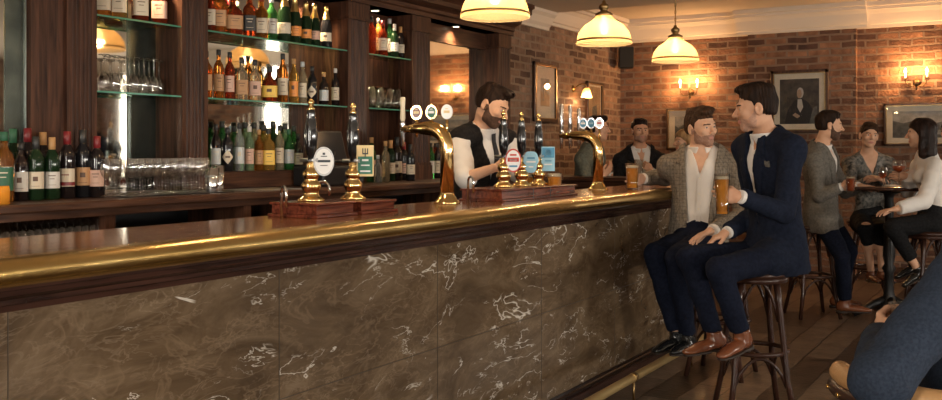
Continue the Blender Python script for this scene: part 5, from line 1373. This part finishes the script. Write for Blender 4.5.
# --- woman in patterned blouse
J = dict(org=base(870, 8.4), pelvis=P(870, 218, 8.45), neck=P(868, 154, 8.3), head=P(869, 136, 8.2), hf=tc_*.95-r_*.10+UP*.0, tilt=.08, fem=1, look=(-.15, 1, 0),
         shR=P(850, 164, 8.30), shL=P(888, 164, 8.30), elR=P(851, 190, 8.08), wrR=P(869, 180, 7.9), elL=P(893, 189, 8.08), wrL=P(881, 179, 7.88),
         hipR=P(862, 222, 8.4), hipL=P(877, 222, 8.4), knR=P(866, 228, 7.98), knL=P(880, 228, 7.98), anR=P(871, 272, 8.05), anL=P(882, 272, 8.0), toeR=tc_, toeL=tc_*.9+r_*.2,
         handR=(r_*.9+UP*.2+tc_*.2, v_*.3-UP*.6, (.4, .5, .4), .5), handL=(-r_*.9+UP*.2+tc_*.2, v_*.3-UP*.6, (.4, .5, .4), .5),
         skin=SK, hairm=HBM, hair='updo', shirt=PTB, collar=0, neckopen=(.72, .20), trousers=BLK, legname='skirt', tcrop=.62, shoes=BRS, shoesc=.85, seed=6, build=.92, hs=.93, fine=.005, sleeve=.9, sleeveoff=.01)
person('woman with brown updo in dark patterned blouse facing across pub table', J)
# --- woman in white blouse
J = dict(org=base(928, 7.35), pelvis=P(936, 217, 7.35), neck=P(926, 155, 7.36), head=P(921, 134, 7.33), hf=-r_*.85+v_*.5, fem=1, look=(0, 1, 0),
         shL=P(936, 168, 7.17), shR=P(920, 166, 7.52), elL=P(924, 201, 7.02), wrL=P(897, 209, 6.95), elR=P(909, 192, 7.62), wrR=P(907, 176, 7.45),
         hipL=P(934, 222, 7.28), hipR=P(934, 222, 7.45), knL=P(893, 228, 7.25), knR=P(895, 226, 7.5), anL=P(917, 268, 7.28), anR=P(912, 262, 7.45), toeL=-r_*.8-UP*.5, toeR=-r_*.9-UP*.4,
         handL=(-r_*.95-UP*.1, -UP, (.2, .3, .3), .3), handR=(-r_*.9+UP*.1, v_*.2+tc_*.1-r_*.2-UP*.1+v_*.5, (.5, .6, .5), .7),
         skin=SK, hairm=HK, hair='long', hairlen=.26, shirt=SHW, collar=0, neckopen=(2, 0), trousers=BLK, tcrop=.25, shoes=BKS, shoesc=.85, seed=7, build=.9, hs=.95, fine=.005, sleeve=.96, sleeveoff=.016)
person('woman in white blouse with long dark hair, back turned, on stool', J)
# --- guest half out of frame at right
J = dict(org=base(962, 8.2), pelvis=P(962, 215, 8.25), neck=P(958, 152, 8.2), head=P(952, 132, 8.15), hf=-r_*.9+tc_*.3, fem=1,
         shL=P(956, 165, 8.05), shR=P(962, 165, 8.4), elL=P(955, 195, 8.0), wrL=P(945, 200, 7.85), elR=P(965, 195, 8.4), wrR=P(950, 195, 8.3),
         hipL=P(960, 220, 8.2), hipR=P(962, 220, 8.35), knL=P(940, 225, 8.1), knR=P(942, 225, 8.3), anL=P(945, 262, 8.1), anR=P(948, 262, 8.3), toeL=-r_, toeR=-r_,
         handL=(-r_, -UP, (.3, .3, .3), .3), skin=SK, hairm=HK, hair='long', hairlen=.2, shirt=BLK, collar=0, neckopen=(2, 0), trousers=BLK, shoes=BKS, seed=8, build=.9, hs=.95, fine=.006)
person('dark haired guest mostly outside the right picture edge beyond white blouse', J)
# --- three people at the far counter
J = dict(org=base(588, 9.3), pelvis=P(584, 200, 9.35), neck=P(592, 146, 9.25), head=P(598, 129, 9.18), hf=r_*.98+tc_*.1, look=(0, 1, 0),
         shR=P(582, 159, 9.08), shL=P(596, 157, 9.45), elR=P(588, 186, 9.0), wrR=P(603, 176, 8.95), elL=P(603, 182, 9.4), wrL=P(612, 176, 9.2),
         hipR=P(582, 205, 9.28), hipL=P(586, 205, 9.45), knR=P(584, 250, 9.28), knL=P(588, 250, 9.45), anR=P(582, 286, 9.3), anL=P(587, 284, 9.5), toeR=r_, toeL=r_,
         handR=(r_*.7+UP*.7, v_*.5-r_*.5, (.3, .5, .4), .4), skin=SK2, hairm=HK, hair='quiff', shirt=SHW, jacket=OLV, trousers=BLK, shoes=BKS, V=(.28, .012, .11), hem=.12, seed=9, fine=.006)
person('dark haired man in grey green jacket behind brass tap, in profile', J)
J = dict(org=base(640, 9.35), pelvis=P(640, 202, 9.4), neck=P(640, 149, 9.3), head=P(640, 131, 9.22), hf=tc_*.97+r_*.12, look=(.1, 1, 0),
         shR=P(620, 160, 9.3), shL=P(660, 160, 9.3), elR=P(617, 186, 9.15), wrR=P(632, 181, 8.95), elL=P(664, 184, 9.15), wrL=P(652, 171, 8.98),
         hipR=P(632, 206, 9.4), hipL=P(648, 206, 9.4), knR=P(632, 250, 9.38), knL=P(648, 250, 9.38), anR=P(631, 286, 9.4), anL=P(648, 286, 9.4), toeR=tc_, toeL=tc_,
         handR=(r_*.5+tc_*.6-UP*.1, -UP, (.3, .4, .4), .5), handL=(-r_*.7+UP*.6, v_*.8, (.9, 1.2, .8), .9), skin=SK2, hairm=HK, hair='short', hairt=.5, beard=.0006, beardm=mat('dark_stubble', (.36, .2, .14), .7), shirt=SHW, jacket=BLK, trousers=BLK, shoes=BKS, V=(.25, .012, .11), hem=.12, seed=10, fine=.005)
person('smiling man in black jacket and pale shirt behind far counter', J)
J = dict(org=base(690, 9.2), pelvis=P(690, 206, 9.2), neck=P(689, 160, 9.1), head=P(684, 142, 9.05), hf=-r_*.92+tc_*.3, fem=1, look=(0, 1, 0),
         shL=P(684, 172, 8.95), shR=P(694, 171, 9.25), elL=P(684, 195, 8.9), wrL=P(672, 190, 8.8), elR=P(690, 195, 9.3), wrR=P(680, 190, 9.2),
         hipL=P(688, 210, 9.15), hipR=P(692, 210, 9.25), knL=P(688, 250, 9.15), knR=P(692, 250, 9.25), anL=P(688, 286, 9.2), anR=P(692, 286, 9.3), toeL=-r_, toeR=-r_,
         skin=SK, hairm=HBL, hair='long', hairlen=.2, shirt=OLV, collar=0, neckopen=(2, 0), trousers=BLK, shoes=BKS, seed=11, build=.9, hs=.95, fine=.005)
person('blonde long haired woman looking left behind man in check jacket', J)
# --- person in blue jumper, foreground right
J = dict(org=base(975, 2.05), pelvis=P(968, 440, 2.12), neck=P(1030, 205, 2.15), head=P(1052, 150, 2.2), hf=v_*.7+r_*.6, look=(0, 1, 0),
         shL=P(976, 262, 1.98), shR=P(1085, 262, 2.3), elL=P(882, 378, 1.90), wrL=P(884, 341, 2.13), elR=P(1085, 380, 2.4), wrR=P(1020, 370, 2.6),
         hipL=P(950, 440, 2.1), hipR=P(1000, 440, 2.25), knL=P(985, 400, 2.55), knR=P(1030, 400, 2.6), anL=P(990, 480, 2.7), anR=P(1040, 480, 2.75), toeL=v_, toeR=v_,
         handL=(r_*.25+v_*.9+UP*.25, r_*.7, (.5, .7, .5), .7), skin=SK, hairm=HB, hair='short', shirt=BLU, collar=0, neckopen=(2, 0), trousers=NVT, shoes=BRS, seed=12, sleeve=.98, sleeveoff=.017, build=1.08)
person('person in blue knitted jumper, arm and back only, lower right foreground', J)
p = P(905, 150, 2.22); pint((p[0], p[1], .915), 'tumbler held low by the person in blue jumper', .036, .031, .105, .3, foamh=.0)
# leather tub stool in the foreground
px, py, _ = XYf(968, 2.08)
t = thing('leather_bar_chair', 'bar chair with tan leather padded curved back, lower right corner', 'chair', (px, py, 0))
MB().lathe([(.0005, .70), (.18, .70), (.205, .69), (.215, .665), (.205, .64), (.0005, .635)], 36).build('seat', M['leather'], t)
m = MB(); wd = MB(); studs = MB()
a_l = math.atan2(-RV[1], -RV[0])
for k_ in range(1): pass
angs = [a_l-1.15*0-.35+ (PI+.5)*j/28 for j in range(29)]
RR = .262
m.tube([(RR*math.cos(a), RR*math.sin(a), .880) for a in angs], [.018]+[.025]*27+[.018], 14); m.build('padded_back', M['leather'], t)
wd.tube([((RR+.008)*math.cos(a), (RR+.008)*math.sin(a), .845) for a in angs], .019, 12); wd.build('back_rail', M['bent'], t)
for a in angs[1::2]: studs.lathe([(.0005, .006), (.004, .004), (.006, 0)], 8).rot(0) if False else studs.tube([((RR+.024)*math.cos(a), (RR+.024)*math.sin(a), .845), ((RR+.031)*math.cos(a), (RR+.031)*math.sin(a), .845)], .005, 8)
studs.build('brass_studs', M['brass'], t)
for a in (angs[0], angs[7], angs[14], angs[21], angs[28]): MB().tube([(RR*math.cos(a), RR*math.sin(a), .86), (.19*math.cos(a), .19*math.sin(a), .66)], .012, 10).build('spindle', M['bent'], t)
for i in range(4):
    a = i*PI/2+.6; MB().tube([(.15*math.cos(a), .15*math.sin(a), .65), (.22*math.cos(a), .22*math.sin(a), 0)], [.018, .014], 10).build('leg', M['bent'], t)
MB().tube([(.19*math.cos(2*PI*j/32), .19*math.sin(2*PI*j/32), .25) for j in range(32)], .01, 8, closed=True).build('foot_ring', M['bent'], t)
# glasses in hands and on the pub table
p = P(722, 150, 4.60); pint((p[0], p[1], CAM_H-(216-HY)/F_PX*4.60), 'tall tapered glass of amber beer held up by the man in navy suit', .038, .027, .205, .87, foamh=.012)
p = P(850.5, 150, 7.36); pint((p[0], p[1], CAM_H-(192-HY)/F_PX*7.36), 'half pint of dark beer held by man in grey suit', .036, .03, .125, .85, beer='beerred', foamh=.008)
p = P(899, 150, 7.42); stemglass((p[0], p[1], CAM_H-(182-HY)/F_PX*7.42), 'round glass of red ale held by woman in white blouse', 'beerred', .17, .052, .35)
stemglass(onT(883, 7.62), 'small glass of rose wine on the pub table before the patterned blouse', 'rose', .16, .034, .2)
p = P(641, 150, 8.8); pint((p[0]-.02, min(p[1], 8.42), 1.13), 'tall empty pint glass on the far drinking counter', .042, .034, .16, .12, foamh=.0)
nk_ = MB().box((-.05, -.06, 0), (.05, .06, .012), bev=.004).rot(.5).build('folded_napkin', M['white']); nk_.location = onT(893, 7.75); tag(nk_, 'white folded napkin on the round pub table', 'napkin')
# ---------------- light ----------------
w = bpy.data.worlds.new('sky'); scn.world = w; w.use_nodes = True; nt = w.node_tree
bg = nt.nodes['Background']; sk_ = nt.nodes.new('ShaderNodeTexSky'); sk_.sky_type = 'HOSEK_WILKIE'; sk_.turbidity = 8; sk_.sun_direction = (.3, .5, .8)
bg.inputs[1].default_value = 4; nt.links.new(sk_.outputs[0], bg.inputs[0])
def warea(pos, rot, sx, sy, p, c=(1, .93, .82)):
    light('window_daylight', 'AREA', pos, p, c, rot=rot, shape='RECTANGLE', size=sx, size_y=sy)
for (a, b, z0, z1) in rw: warea((XR-.05, (a+b)/2, (z0+z1)/2), (0, PI/2, 0), z1-z0, b-a, 130)
for (a, b, z0, z1) in fw: warea(((a+b)/2, YF+.05, (z0+z1)/2), (PI/2, 0, 0), b-a, z1-z0, 130)
for (a, b, z0, z1) in wins: warea(((a+b)/2, YB-.05, (z0+z1)/2), (-PI/2, 0, 0), b-a, z1-z0, 25)
